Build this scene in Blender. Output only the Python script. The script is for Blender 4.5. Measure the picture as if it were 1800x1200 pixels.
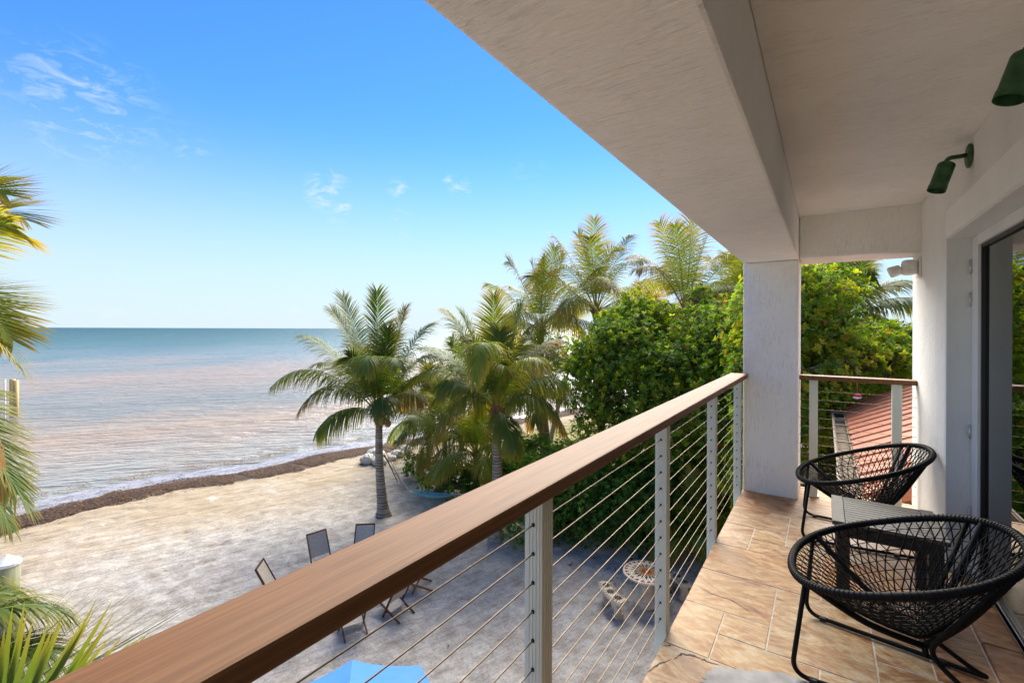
import bpy, bmesh, math, random
import numpy as np
from mathutils import Vector, Matrix
PI = math.pi
SC = bpy.context.scene
for o in list(bpy.data.objects): bpy.data.objects.remove(o)
COL = SC.collection
rng = np.random.default_rng(7)
random.seed(7)

# ------------------------------------------------------------------ camera, sky, sun, exposure
DECK = 5.0                       # balcony floor above the sand
CAMZ = DECK + 1.47
YAW = math.radians(34.2)
FPX = 810.0
cam_d = bpy.data.cameras.new('camera')
cam = bpy.data.objects.new('camera', cam_d); COL.objects.link(cam)
cam_d.sensor_width = 36; cam_d.lens = FPX * 36 / 1800
cam_d.shift_y = -0.0122
cam_d.clip_start = 0.03; cam_d.clip_end = 30000
cam.location = (0, 0, CAMZ)
cam.rotation_euler = (Matrix.Rotation(YAW, 4, 'Z') @ Matrix.Rotation(PI/2, 4, 'X') @ Matrix.Rotation(math.radians(0.22), 4, 'Z')).to_euler()
SC.camera = cam

SUN_EL, SUN_AZ = math.radians(40.0), math.radians(-17.0)      # azimuth from +Y towards +X
world = bpy.data.worlds.new('World'); SC.world = world; world.use_nodes = True
SC.view_settings.view_transform = 'Standard'; SC.view_settings.look = 'None'
SC.view_settings.gamma = 1.0; SC.view_settings.use_curve_mapping = False
SC.view_settings.exposure = 2.72
SKY_STRENGTH = 0.05
SC.cycles.max_bounces = 14; SC.cycles.diffuse_bounces = 9; SC.cycles.transmission_bounces = 8
sun_d = bpy.data.lights.new('sun', 'SUN'); sun = bpy.data.objects.new('sun', sun_d); COL.objects.link(sun)
sun_d.energy = 2.0; sun_d.angle = math.radians(60); sun_d.color = (1.0, 0.93, 0.78)
sdir = Vector((math.sin(SUN_AZ)*math.cos(SUN_EL), math.cos(SUN_AZ)*math.cos(SUN_EL), math.sin(SUN_EL)))
sun.rotation_euler = sdir.to_track_quat('Z', 'Y').to_euler()
sun.location = (20, 40, 30)

# ------------------------------------------------------------------ maths
CY, SY = math.cos(YAW), math.sin(YAW)
FWD = np.array([-SY, CY, 0.0]); RGT = np.array([CY, SY, 0.0])
def at(u, v, d):
    "point on the sight line of photo pixel (u, v) at forward distance d"
    l = (u-900)/FPX*d; h = -(v-578)/FPX*d
    p = FWD*d + RGT*l
    return np.array([p[0], p[1], CAMZ + h])
def on(u, v, z=0.0):
    "where that sight line meets height z"
    return at(u, v, (CAMZ - z)*FPX/(v-578))
def fl(u, v, z=0.0):
    p = on(u, v, z); return p

# ------------------------------------------------------------------ material helpers
class NT:
    def __init__(s, name):
        s.m = bpy.data.materials.new(name); s.m.use_nodes = True
        s.t = s.m.node_tree; s.t.nodes.clear()
        s.out = s.n('ShaderNodeOutputMaterial')
    def n(s, typ, **kw):
        x = s.t.nodes.new(typ)
        for k, v in kw.items():
            if k.startswith('_'): setattr(x, k[1:], v)
            else:
                key = k.replace('__', ' ')
                if isinstance(v, bpy.types.NodeSocket): s.t.links.new(v, x.inputs[key])
                else: x.inputs[key].default_value = v
        return x
    def l(s, a, b): s.t.links.new(a, b)
    def coord(s, kind='Object', scale=(1, 1, 1), rot=(0, 0, 0), off=None):
        tc = s.n('ShaderNodeTexCoord'); v = tc.outputs[kind]
        if off is not None: v = s.n('ShaderNodeVectorMath', _operation='ADD'); s.l(tc.outputs[kind], v.inputs[0]); s.l(off, v.inputs[1]); v = v.outputs[0]
        if any(rot):
            mr = s.n('ShaderNodeMapping'); s.l(v, mr.inputs['Vector']); mr.inputs['Rotation'].default_value = rot; v = mr.outputs[0]
        mp = s.n('ShaderNodeMapping'); s.l(v, mp.inputs['Vector']); mp.inputs['Scale'].default_value = scale
        return mp.outputs[0]
    def noise(s, vec, scale=1.0, detail=4, rough=0.55, dist=0.0):
        x = s.n('ShaderNodeTexNoise', Scale=scale, Detail=detail, Roughness=rough, Distortion=dist); s.l(vec, x.inputs['Vector']); return x.outputs[0]
    def ramp(s, fac, stops, interp='LINEAR'):
        r = s.n('ShaderNodeValToRGB'); s.l(fac, r.inputs[0]); cr = r.color_ramp; cr.interpolation = interp
        while len(cr.elements) < len(stops): cr.elements.new(0.5)
        for e, (p, c) in zip(cr.elements, stops):
            e.position = p; e.color = (*c, 1) if len(c) == 3 else c
        return r.outputs[0]
    def mix(s, fac, a, b, mode='MIX'):
        x = s.n('ShaderNodeMix', _data_type='RGBA', _blend_type=mode)
        for sock, v in ((x.inputs[0], fac), (x.inputs[6], a), (x.inputs[7], b)):
            if isinstance(v, bpy.types.NodeSocket): s.l(v, sock)
            elif isinstance(v, (int, float)): sock.default_value = v
            else: sock.default_value = (*v, 1)
        return x.outputs[2]
    def math(s, op, a, b=0.0, clamp=False):
        x = s.n('ShaderNodeMath', _operation=op, _use_clamp=clamp)
        for i, v in ((0, a), (1, b)):
            if isinstance(v, bpy.types.NodeSocket): s.l(v, x.inputs[i])
            else: x.inputs[i].default_value = v
        return x.outputs[0]
    def bump(s, h, strength=0.5, dist=0.01, normal=None):
        b = s.n('ShaderNodeBump', Strength=strength, Distance=dist, Height=h)
        if normal: s.l(normal, b.inputs['Normal'])
        return b.outputs[0]
    def bsdf(s, color, rough=0.6, metal=0.0, spec=0.5, normal=None, **kw):
        b = s.n('ShaderNodeBsdfPrincipled')
        for k, v in (('Base Color', color), ('Roughness', rough), ('Metallic', metal), ('Specular IOR Level', spec)):
            if isinstance(v, bpy.types.NodeSocket): s.l(v, b.inputs[k])
            elif isinstance(v, (tuple, list)): b.inputs[k].default_value = (*v, 1)
            else: b.inputs[k].default_value = v
        if normal: s.l(normal, b.inputs['Normal'])
        for k, v in kw.items(): b.inputs[k.replace('_', ' ')].default_value = v
        return b.outputs[0]
    def done(s, sh): s.l(sh, s.out.inputs['Surface']); return s.m

MAT = {}
def plain(name, col, rough=0.5, metal=0.0, spec=0.5, var=0.12, nscale=9.0, bump=0.0):
    n = NT(name); c = n.coord()
    f = n.noise(c, nscale, 5)
    dark = tuple(x*(1-var) for x in col); lite = tuple(min(1, x*(1+var)) for x in col)
    cc = n.ramp(f, [(0.3, dark), (0.7, lite)])
    nm = n.bump(n.noise(c, nscale*12, 4), bump, 0.002) if bump else None
    MAT[name] = n.done(n.bsdf(cc, rough, metal, spec, nm)); return MAT[name]

def stucco(name, scale, base=(0.90, 0.89, 0.845), amount=1.0, hollow_tint=0.5):
    "brushed stucco: short raised strokes along one axis, fine sand grain, low parts tinted darker"
    n = NT(name)
    wn = n.n('ShaderNodeTexNoise', Scale=9.0, Detail=3); n.l(n.coord(), wn.inputs['Vector'])
    warp = n.n('ShaderNodeVectorMath', _operation='SCALE'); n.l(wn.outputs[1], warp.inputs[0]); warp.inputs['Scale'].default_value = 1.3
    def strokes(k):
        add = n.n('ShaderNodeVectorMath', _operation='ADD'); n.l(n.coord('Object', tuple(x*k for x in scale)), add.inputs[0]); n.l(warp.outputs[0], add.inputs[1]); return add.outputs[0]
    a = n.noise(strokes(1.0), 1.0, 4, 0.55, 0.15); b = n.noise(strokes(2.3), 1.0, 3, 0.6)
    w = n.noise(n.coord('Object', (5, 5, 5)), 1.0, 4, 0.6)
    ridge = n.ramp(a, [(0.36, (0, 0, 0)), (0.44, (0.75,)*3), (0.60, (1, 1, 1))])
    rb = n.ramp(b, [(0.40, (0, 0, 0)), (0.55, (1, 1, 1))])
    gate = n.ramp(w, [(0.36, (0.10,)*3), (0.60, (1, 1, 1))])
    grain = n.noise(n.coord('Object', (90, 90, 90)), 1.0, 4)
    h = n.math('ADD', n.math('ADD', n.math('MULTIPLY', ridge, gate), n.math('MULTIPLY', rb, 0.30)), n.math('MULTIPLY', grain, 0.30))
    nm = n.bump(h, amount, 0.0045)
    big = n.noise(n.coord('Object', (0.9, 0.9, 0.6)), 1.0, 6, 0.6)
    col = n.ramp(big, [(0.3, tuple(x*0.86 for x in base)), (0.62, base)])
    pit = n.ramp(a, [(0.37, (0.80, 0.77, 0.72)), (0.43, (1, 1, 1))])  # colour darkens in the low parts between strokes
    col = n.mix(n.math('MULTIPLY', gate, hollow_tint*0.8), col, n.mix(1.0, col, pit, 'MULTIPLY'))
    MAT[name] = n.done(n.bsdf(col, 0.8, 0, 0.2, nm))
stucco('stucco_wall', (120, 120, 15.0), amount=0.75)
stucco('stucco_ceiling', (11.0, 110, 110), amount=0.75)
stucco('stucco_smooth', (17, 12, 17), amount=0.35, hollow_tint=0.15)
stucco('stucco_reveal', (34, 34, 9), base=(0.72, 0.74, 0.71), amount=0.25, hollow_tint=0.25)

def m_wood_rail():
    n = NT('rail_wood'); g = n.coord('Object', (30, 1.1, 30))
    a = n.noise(g, 1.6, 7, 0.65, 0.8); b = n.noise(n.coord('Object', (140, 5, 140)), 1.0, 4)
    big = n.noise(n.coord('Object', (3, 1.5, 3)), 1.0, 4)
    col = n.ramp(a, [(0.30, (0.115, 0.045, 0.014)), (0.5, (0.175, 0.075, 0.025)), (0.72, (0.22, 0.102, 0.038))])
    col = n.mix(n.ramp(big, [(0.4, (0, 0, 0)), (0.75, (0.5,)*3)]), col, (0.20, 0.115, 0.060))
    h = n.math('ADD', n.math('MULTIPLY', a, 0.5), n.math('MULTIPLY', b, 0.5))
    fine = n.ramp(b, [(0.35, (0.72,)*3), (0.6, (1, 1, 1))])
    col = n.mix(0.8, col, n.mix(1.0, col, fine, 'MULTIPLY'))
    MAT['rail_wood'] = n.done(n.bsdf(col, 0.62, 0, 0.25, n.bump(h, 0.45, 0.0018)))
m_wood_rail()
def m_alu(name, col=(0.50, 0.53, 0.48), axis=(60, 60, 1.5)):
    n = NT(name); a = n.noise(n.coord('Object', axis), 1.0, 3); b = n.noise(n.coord('Object', (4, 4, 2)), 1.0, 4)
    c = n.ramp(b, [(0.3, tuple(x*0.9 for x in col)), (0.7, col)])
    MAT[name] = n.done(n.bsdf(c, 0.45, 0.08, 0.5, n.bump(a, 0.12, 0.002)))
m_alu('post_aluminium', (0.66, 0.70, 0.63))
m_alu('door_frame_paint', (0.74, 0.75, 0.73))
plain('cable_steel', (0.24, 0.18, 0.12), 0.5, 0.6)
plain('black_rubber', (0.012, 0.012, 0.012), 0.4)
plain('dark_hole', (0.02, 0.02, 0.02), 0.7)
plain('steel', (0.55, 0.55, 0.54), 0.35, 0.9)

def m_travertine():
    n = NT('travertine')
    oi = n.n('ShaderNodeObjectInfo')
    off = n.n('ShaderNodeVectorMath', _operation='SCALE'); cmb = n.n('ShaderNodeCombineXYZ')
    r = oi.outputs['Random']; n.l(r, cmb.inputs[0]); n.l(n.math('MULTIPLY', r, 7.31), cmb.inputs[1]); n.l(n.math('MULTIPLY', r, 3.17), cmb.inputs[2])
    n.l(cmb.outputs[0], off.inputs[0]); off.inputs['Scale'].default_value = 37.0
    c = n.coord('Object', (2.6, 8.5, 3), (0, 0, 0.5), off=off.outputs[0])
    a = n.noise(c, 1.0, 8, 0.62, 1.6)
    b = n.noise(n.coord('Object', (2.2, 5.8, 2), (0, 0, -0.3), off=off.outputs[0]), 1.5, 7, 0.65, 2.5)
    fine = n.noise(n.coord('Object', (60, 60, 60), off=off.outputs[0]), 1.0, 4)
    col = n.ramp(a, [(0.32, (0.17, 0.075, 0.035)), (0.41, (0.36, 0.19, 0.075)), (0.49, (0.47, 0.31, 0.15)), (0.55, (0.66, 0.56, 0.41)), (0.60, (0.50, 0.33, 0.16)), (0.68, (0.40, 0.21, 0.085))])
    warm = n.ramp(b, [(0.38, (0.25, 0.10, 0.055)), (0.47, (0.46, 0.27, 0.12)), (0.54, (0.60, 0.49, 0.34)), (0.62, (0.70, 0.66, 0.57))])
    col = n.mix(0.5, col, warm)
    vein = n.ramp(n.noise(c, 2.3, 8, 0.7, 3.0), [(0.485, (1, 1, 1)), (0.5, (0.42, 0.28, 0.2)), (0.515, (1, 1, 1))])
    col = n.mix(0.55, col, n.mix(1.0, col, vein, 'MULTIPLY'))
    # each stone has its own hue
    hue = n.ramp(r, [(0.0, (1.0, 0.70, 0.42)), (0.18, (1.12, 1.16, 1.2)), (0.38, (0.74, 0.46, 0.40)), (0.55, (1.08, 1.0, 0.88)), (0.75, (1.15, 1.15, 1.12)), (1.0, (0.92, 0.70, 0.46))])
    col = n.mix(0.9, col, n.mix(1.0, col, hue, 'MULTIPLY'))
    col = n.mix(0.2, col, n.mix(1.0, col, n.ramp(fine, [(0.35, (0.55,)*3), (0.5, (1, 1, 1))]), 'MULTIPLY'))
    col = n.mix(1.0, col, (0.80, 0.72, 0.60), 'MULTIPLY')
    ro = n.ramp(b, [(0.3, (0.42,)*3), (0.7, (0.62,)*3)])
    h = n.math('ADD', n.math('MULTIPLY', a, 0.8), n.math('MULTIPLY', fine, 0.25))
    MAT['travertine'] = n.done(n.bsdf(col, ro, 0, 0.3, n.bump(h, 0.6, 0.004)))
m_travertine()
plain('grout', (0.55, 0.48, 0.40), 0.9, var=0.25, nscale=30, bump=0.4)
plain('crack_dark', (0.10, 0.075, 0.055), 0.95, var=0.3, nscale=40, bump=0.5)
plain('patch_mortar', (0.36, 0.345, 0.33), 0.8, var=0.25, nscale=14, bump=0.5)
plain('chair_black', (0.0045, 0.0045, 0.005), 0.6, spec=0.22, var=0.3, nscale=60, bump=0.5)
plain('chair_cord', (0.004, 0.004, 0.0045), 0.7, spec=0.2, var=0.3, nscale=60)
plain('fixture_green', (0.030, 0.105, 0.038), 0.5, 0.2, var=0.45, nscale=26, bump=0.5)
plain('fixture_white', (0.70, 0.68, 0.62), 0.45)
plain('white_paint', (0.78, 0.77, 0.74), 0.5, bump=0.2)
plain('sling_fabric', (0.50, 0.44, 0.36), 0.8, var=0.2, nscale=30, bump=0.4)
plain('umbrella_blue', (0.022, 0.155, 0.47), 0.75, var=0.08, nscale=4, bump=0.25)
plain('umbrella_pale', (0.13, 0.40, 0.74), 0.75, var=0.08, nscale=4, bump=0.25)
plain('hammock_blue', (0.10, 0.27, 0.33), 0.8)
plain('rope', (0.45, 0.38, 0.28), 0.9)
plain('rock', (0.46, 0.43, 0.38), 0.9, var=0.35, nscale=5, bump=0.8)
plain('concrete_cream', (0.55, 0.45, 0.34), 0.75, var=0.2, nscale=12, bump=0.5)
plain('mosaic_red', (0.22, 0.050, 0.028), 0.35, var=0.3, nscale=40)
plain('mosaic_green', (0.012, 0.035, 0.025), 0.35)
plain('mosaic_cream', (0.62, 0.52, 0.40), 0.4, var=0.2, nscale=40)
plain('mosaic_ochre', (0.42, 0.19, 0.08), 0.35, var=0.3, nscale=40)
plain('roof_red', (0.36, 0.105, 0.042), 0.55, var=0.22, nscale=2.5, bump=0.2)
plain('gutter_rust', (0.16, 0.115, 0.075), 0.8, var=0.6, nscale=8, bump=0.7)
plain('gutter_paint', (0.20, 0.16, 0.11), 0.7, var=0.4, nscale=8, bump=0.4)
plain('ochre_wall', (0.50, 0.21, 0.07), 0.8, bump=0.4)
plain('tarp_blue', (0.05, 0.20, 0.62), 0.6)
plain('paver_pink', (0.34, 0.21, 0.17), 0.85, var=0.3, nscale=6, bump=0.5)
plain('lounger_white', (0.70, 0.71, 0.73), 0.5)
plain('coconut', (0.16, 0.17, 0.03), 0.5, var=0.5, nscale=10)
plain('coconut_brown', (0.33, 0.13, 0.04), 0.5, var=0.3, nscale=10)
plain('bark', (0.13, 0.095, 0.065), 0.9, var=0.4, nscale=9, bump=0.8)
plain('pale_bark', (0.33, 0.29, 0.24), 0.9, var=0.3, nscale=5, bump=0.6)
plain('float_red', (0.55, 0.02, 0.03), 0.4)
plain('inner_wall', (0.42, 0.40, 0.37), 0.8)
plain('feeder_white', (0.75, 0.75, 0.75), 0.4)

def m_wood(name, c0, c1, axis=(4, 40, 40), rough=0.6):
    n = NT(name); a = n.noise(n.coord('Object', axis), 1.0, 6, 0.6, 0.6)
    MAT[name] = n.done(n.bsdf(n.ramp(a, [(0.3, c0), (0.7, c1)]), rough, 0, 0.4, n.bump(a, 0.4, 0.002)))
m_wood('grey_teak', (0.075, 0.066, 0.058), (0.155, 0.14, 0.125))
m_wood('table_dark', (0.018, 0.016, 0.014), (0.045, 0.040, 0.034), (40, 40, 4))
m_wood('chair_mahogany', (0.050, 0.014, 0.009), (0.115, 0.035, 0.020), (10, 10, 10))
m_wood('chair_teak', (0.17, 0.075, 0.028), (0.29, 0.14, 0.06), (10, 10, 10))
m_wood('piling_wood', (0.12, 0.13, 0.07), (0.27, 0.27, 0.16), (14, 14, 1.2))
m_wood('dock_wood', (0.36, 0.24, 0.07), (0.58, 0.42, 0.16), (14, 14, 1.2))

def m_leaf(name, attr='col', transl=0.42, rough=0.42, spec=0.45):
    n = NT(name); a = n.n('ShaderNodeAttribute', _attribute_name=attr)
    c = a.outputs['Color']
    p = n.n('ShaderNodeBsdfPrincipled'); n.l(c, p.inputs['Base Color']); p.inputs['Roughness'].default_value = rough; p.inputs['Specular IOR Level'].default_value = spec
    t = n.n('ShaderNodeBsdfTranslucent'); tc = n.mix(1.0, c, (1.55, 1.45, 0.55), 'MULTIPLY'); n.l(tc, t.inputs['Color'])
    mx = n.n('ShaderNodeMixShader', Fac=transl); n.l(p.outputs[0], mx.inputs[1]); n.l(t.outputs[0], mx.inputs[2])
    MAT[name] = n.done(mx.outputs[0])
m_leaf('leaf', transl=0.56, rough=0.45, spec=0.4); m_leaf('palm_leaf', transl=0.42, rough=0.52, spec=0.28)

def m_trunk():
    n = NT('palm_trunk'); c = n.coord('Object', (1, 1, 1))
    a = n.noise(n.coord('Object', (3, 3, 14)), 1.0, 5, 0.6, 0.5); b = n.noise(n.coord('Object', (30, 30, 4)), 1.0, 4)
    g = n.n('ShaderNodeAttribute', _attribute_name='ring')
    col = n.ramp(a, [(0.3, (0.20, 0.165, 0.125)), (0.55, (0.34, 0.30, 0.24)), (0.75, (0.44, 0.39, 0.32))])
    col = n.mix(g.outputs['Fac'], col, (0.045, 0.035, 0.028))
    MAT['palm_trunk'] = n.done(n.bsdf(col, 0.85, 0, 0.2, n.bump(n.math('ADD', a, b), 0.7, 0.01)))
m_trunk()
plain('palm_fibre', (0.20, 0.105, 0.045), 0.95, var=0.5, nscale=20, bump=0.8)

def m_glass():
    n = NT('door_glass')
    fr = n.n('ShaderNodeFresnel', IOR=2.0)
    gl = n.n('ShaderNodeBsdfGlossy', Roughness=0.0, Color=(0.93, 0.95, 0.94, 1))
    tr = n.n('ShaderNodeBsdfTransparent', Color=(0.60, 0.64, 0.62, 1))
    mx = n.n('ShaderNodeMixShader'); n.l(fr.outputs[0], mx.inputs[0]); n.l(tr.outputs[0], mx.inputs[1]); n.l(gl.outputs[0], mx.inputs[2])
    MAT['door_glass'] = n.done(mx.outputs[0])
m_glass()

# ------------------------------------------------------------------ mesh helpers
class MB:
    def __init__(s): s.v = []; s.f = []; s.c = None; s.n = 0; s.sm = []
    def add(s, v, f, smooth=False):
        v = np.asarray(v, float).reshape(-1, 3); s.v.append(v)
        for q in f: s.f.append(tuple(int(i)+s.n for i in q)); s.sm.append(smooth)
        s.n += len(v)
    def box(s, lo, hi, M=None, bev=0.0):
        lo = np.array(lo, float); hi = np.array(hi, float)
        if bev > 0:
            b = bmesh.new(); bmesh.ops.create_cube(b, size=1)
            for w in b.verts: w.co = Vector([(lo[i]+hi[i])/2 + w.co[i]*(hi[i]-lo[i]) for i in range(3)])
            bmesh.ops.bevel(b, geom=b.edges[:], offset=bev, segments=2, affect='EDGES', profile=0.6)
            b.verts.index_update(); vs = np.array([w.co[:] for w in b.verts]); fs = [[w.index for w in q.verts] for q in b.faces]; b.free()
        else:
            vs = np.array([(x, y, z) for x in (lo[0], hi[0]) for y in (lo[1], hi[1]) for z in (lo[2], hi[2])])
            fs = [(0, 1, 3, 2), (4, 6, 7, 5), (0, 4, 5, 1), (2, 3, 7, 6), (0, 2, 6, 4), (1, 5, 7, 3)]
        if M is not None: vs = np.array([(M @ Vector(p))[:] for p in vs])
        s.add(vs, fs); return s
    def bar(s, a, b, w, h, up=(0, 0, 1), bev=0.0):
        a = Vector(a); b = Vector(b); d = (b-a); L = d.length; d.normalize(); up = Vector(up)
        x = d.cross(up)
        if x.length < 1e-4: x = d.cross(Vector((1, 0, 0)))
        x.normalize(); z = x.cross(d)
        M = Matrix.Translation(a) @ Matrix((x, d, z)).transposed().to_4x4()
        return s.box((-w/2, 0, -h/2), (w/2, L, h/2), M, bev)
    def tube(s, pts, r, n=8, cap=True, smooth=True, closed=False):
        P = np.asarray(pts, float); m = len(P); R = np.full(m, r) if np.isscalar(r) else np.asarray(r, float)
        if closed: T = np.roll(P, -1, 0)-np.roll(P, 1, 0)
        else: T = np.gradient(P, axis=0)
        T /= np.linalg.norm(T, axis=1)[:, None]+1e-9
        up = np.array([0, 0, 1.0]) if abs(T[0][2]) < 0.9 else np.array([1.0, 0, 0])
        N = np.cross(T[0], up); N /= np.linalg.norm(N); vs = []
        for i in range(m):
            N = N - T[i]*np.dot(N, T[i]); N /= np.linalg.norm(N)+1e-9; B = np.cross(T[i], N)
            a = np.arange(n)*2*PI/n
            vs.append(P[i]+R[i]*(np.cos(a)[:, None]*N+np.sin(a)[:, None]*B))
        fs = []
        for i in range(m if closed else m-1):
            j = (i+1) % m
            for k in range(n): fs.append((i*n+k, i*n+(k+1) % n, j*n+(k+1) % n, j*n+k))
        if cap and not closed: fs.append(tuple(range(n-1, -1, -1))); fs.append(tuple((m-1)*n+k for k in range(n)))
        s.add(np.concatenate(vs), fs, smooth); return s
    def lathe(s, prof, c=(0, 0, 0), n=24, smooth=True):
        vs = []; fs = []; m = len(prof)
        for r, z in prof:
            a = np.arange(n)*2*PI/n
            vs.append(np.stack([c[0]+r*np.cos(a), c[1]+r*np.sin(a), np.full(n, c[2]+z)], 1))
        for i in range(m-1):
            for k in range(n): fs.append((i*n+k, i*n+(k+1) % n, (i+1)*n+(k+1) % n, (i+1)*n+k))
        fs.append(tuple(range(n-1, -1, -1))); fs.append(tuple((m-1)*n+k for k in range(n)))
        s.add(np.concatenate(vs), fs, smooth); return s
    def ball(s, c, r, nu=14, nv=9, sc=(1, 1, 1), jitter=0.0, seed=0):
        g = np.random.default_rng(seed); vs = [[0, 0, 1]]; 
        for i in range(1, nv):
            t = PI*i/nv
            for k in range(nu): a = 2*PI*k/nu; vs.append([math.sin(t)*math.cos(a), math.sin(t)*math.sin(a), math.cos(t)])
        vs.append([0, 0, -1]); vs = np.array(vs)
        if jitter: vs = vs*(1+jitter*(g.random(len(vs))-0.5))[:, None]
        vs = vs*np.array(sc)*r+np.array(c); fs = []
        for k in range(nu): fs.append((0, 1+k, 1+(k+1) % nu)); fs.append((len(vs)-1, 1+(nv-2)*nu+(k+1) % nu, 1+(nv-2)*nu+k))
        for i in range(nv-2):
            for k in range(nu): fs.append((1+i*nu+k, 1+(i+1)*nu+k, 1+(i+1)*nu+(k+1) % nu, 1+i*nu+(k+1) % nu))
        s.add(vs, fs, not jitter or jitter < 0.2); return s
    def prism(s, poly, z0, z1):
        n = len(poly); vs = [(x, y, z0) for x, y in poly]+[(x, y, z1) for x, y in poly]
        fs = [tuple(range(n-1, -1, -1)), tuple(range(n, 2*n))]+[(i, (i+1) % n, n+(i+1) % n, n+i) for i in range(n)]
        s.add(vs, fs); return s
def finish(name, me, mat, parent, kind=None):
    o = bpy.data.objects.new(name, me); COL.objects.link(o)
    if mat: me.materials.append(MAT[mat])
    if parent is not None: o.parent = parent
    if kind: o['kind'] = kind
    return o
def obj(name, mb, mat, parent=None, kind=None, world=True):
    v = np.concatenate(mb.v)
    if parent is not None and world: v = v-np.array(root_loc(parent))
    me = bpy.data.meshes.new(name); me.from_pydata(v.tolist(), [], mb.f)
    me.polygons.foreach_set('use_smooth', mb.sm)
    me.update(); return finish(name, me, mat, parent, kind)
def root_loc(o):
    p = np.zeros(3)
    while o is not None: p = p+np.array(o.location[:]); o = o.parent
    return p
def arrays(name, V, F, colr, mat, parent=None, kind=None, smooth=False, world=True):
    "fast path: V (n,3), F (m,k) all the same k, colr per vertex (n,3) or None"
    if parent is not None and world: V = V-root_loc(parent)
    me = bpy.data.meshes.new(name); k = F.shape[1]
    me.vertices.add(len(V)); me.vertices.foreach_set('co', V.astype(np.float32).ravel())
    me.loops.add(F.size); me.loops.foreach_set('vertex_index', F.astype(np.int32).ravel())
    me.polygons.add(len(F)); me.polygons.foreach_set('loop_start', (np.arange(len(F))*k).astype(np.int32))
    me.polygons.foreach_set('loop_total', np.full(len(F), k, np.int32))
    if smooth: me.polygons.foreach_set('use_smooth', np.ones(len(F), bool))
    me.update(calc_edges=True)
    if colr is not None:
        a = me.color_attributes.new('col', 'FLOAT_COLOR', 'POINT')
        a.data.foreach_set('color', np.concatenate([colr, np.ones((len(colr), 1))], 1).astype(np.float32).ravel())
    return finish(name, me, mat, parent, kind)
def empty(name, label, cat, loc=(0, 0, 0), group=None, rz=0.0):
    o = bpy.data.objects.new(name, None); COL.objects.link(o); o.location = loc; o.rotation_euler = (0, 0, rz)
    o.empty_display_size = 0.1
    return tag(o, label, cat, group)
def tag(o, label, cat, group=None):
    o['label'] = label; o['category'] = cat
    if group: o['group'] = group
    return o
def copy_tree(o, parent=None):
    c = o.copy(); COL.objects.link(c)
    if parent is not None: c.parent = parent; c.matrix_parent_inverse = o.matrix_parent_inverse.copy()
    for ch in [x for x in bpy.data.objects if x.parent == o]: copy_tree(ch, c)
    return c
def spline(P, k=8, closed=False):
    P = np.asarray(P, float); m = len(P); out = []
    rngi = range(m) if closed else range(m-1)
    for i in rngi:
        if closed: a, b, c, d = P[(i-1) % m], P[i], P[(i+1) % m], P[(i+2) % m]
        else: a, b, c, d = P[max(i-1, 0)], P[i], P[i+1], P[min(i+2, m-1)]
        for j in range(k):
            t = j/k; out.append(0.5*((2*b)+(c-a)*t+(2*a-5*b+4*c-d)*t*t+(3*b-a-3*c+d)*t**3))
    if not closed: out.append(P[-1])
    return np.array(out)
def fillet(P, rad, k=6):
    "polyline with rounded corners"
    P = [np.asarray(p, float) for p in P]; out = [P[0]]
    for i in range(1, len(P)-1):
        a, b, c = P[i-1], P[i], P[i+1]; u = (a-b); lu = np.linalg.norm(u); w = (c-b); lw = np.linalg.norm(w)
        r = min(rad, lu*0.45, lw*0.45); p0 = b+u/lu*r; p1 = b+w/lw*r
        for j in range(k+1): t = j/k; out.append((1-t)**2*p0+2*t*(1-t)*b+t*t*p1)
    out.append(P[-1]); return np.array(out)
def struct(o): o['kind'] = 'structure'; return o

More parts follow.
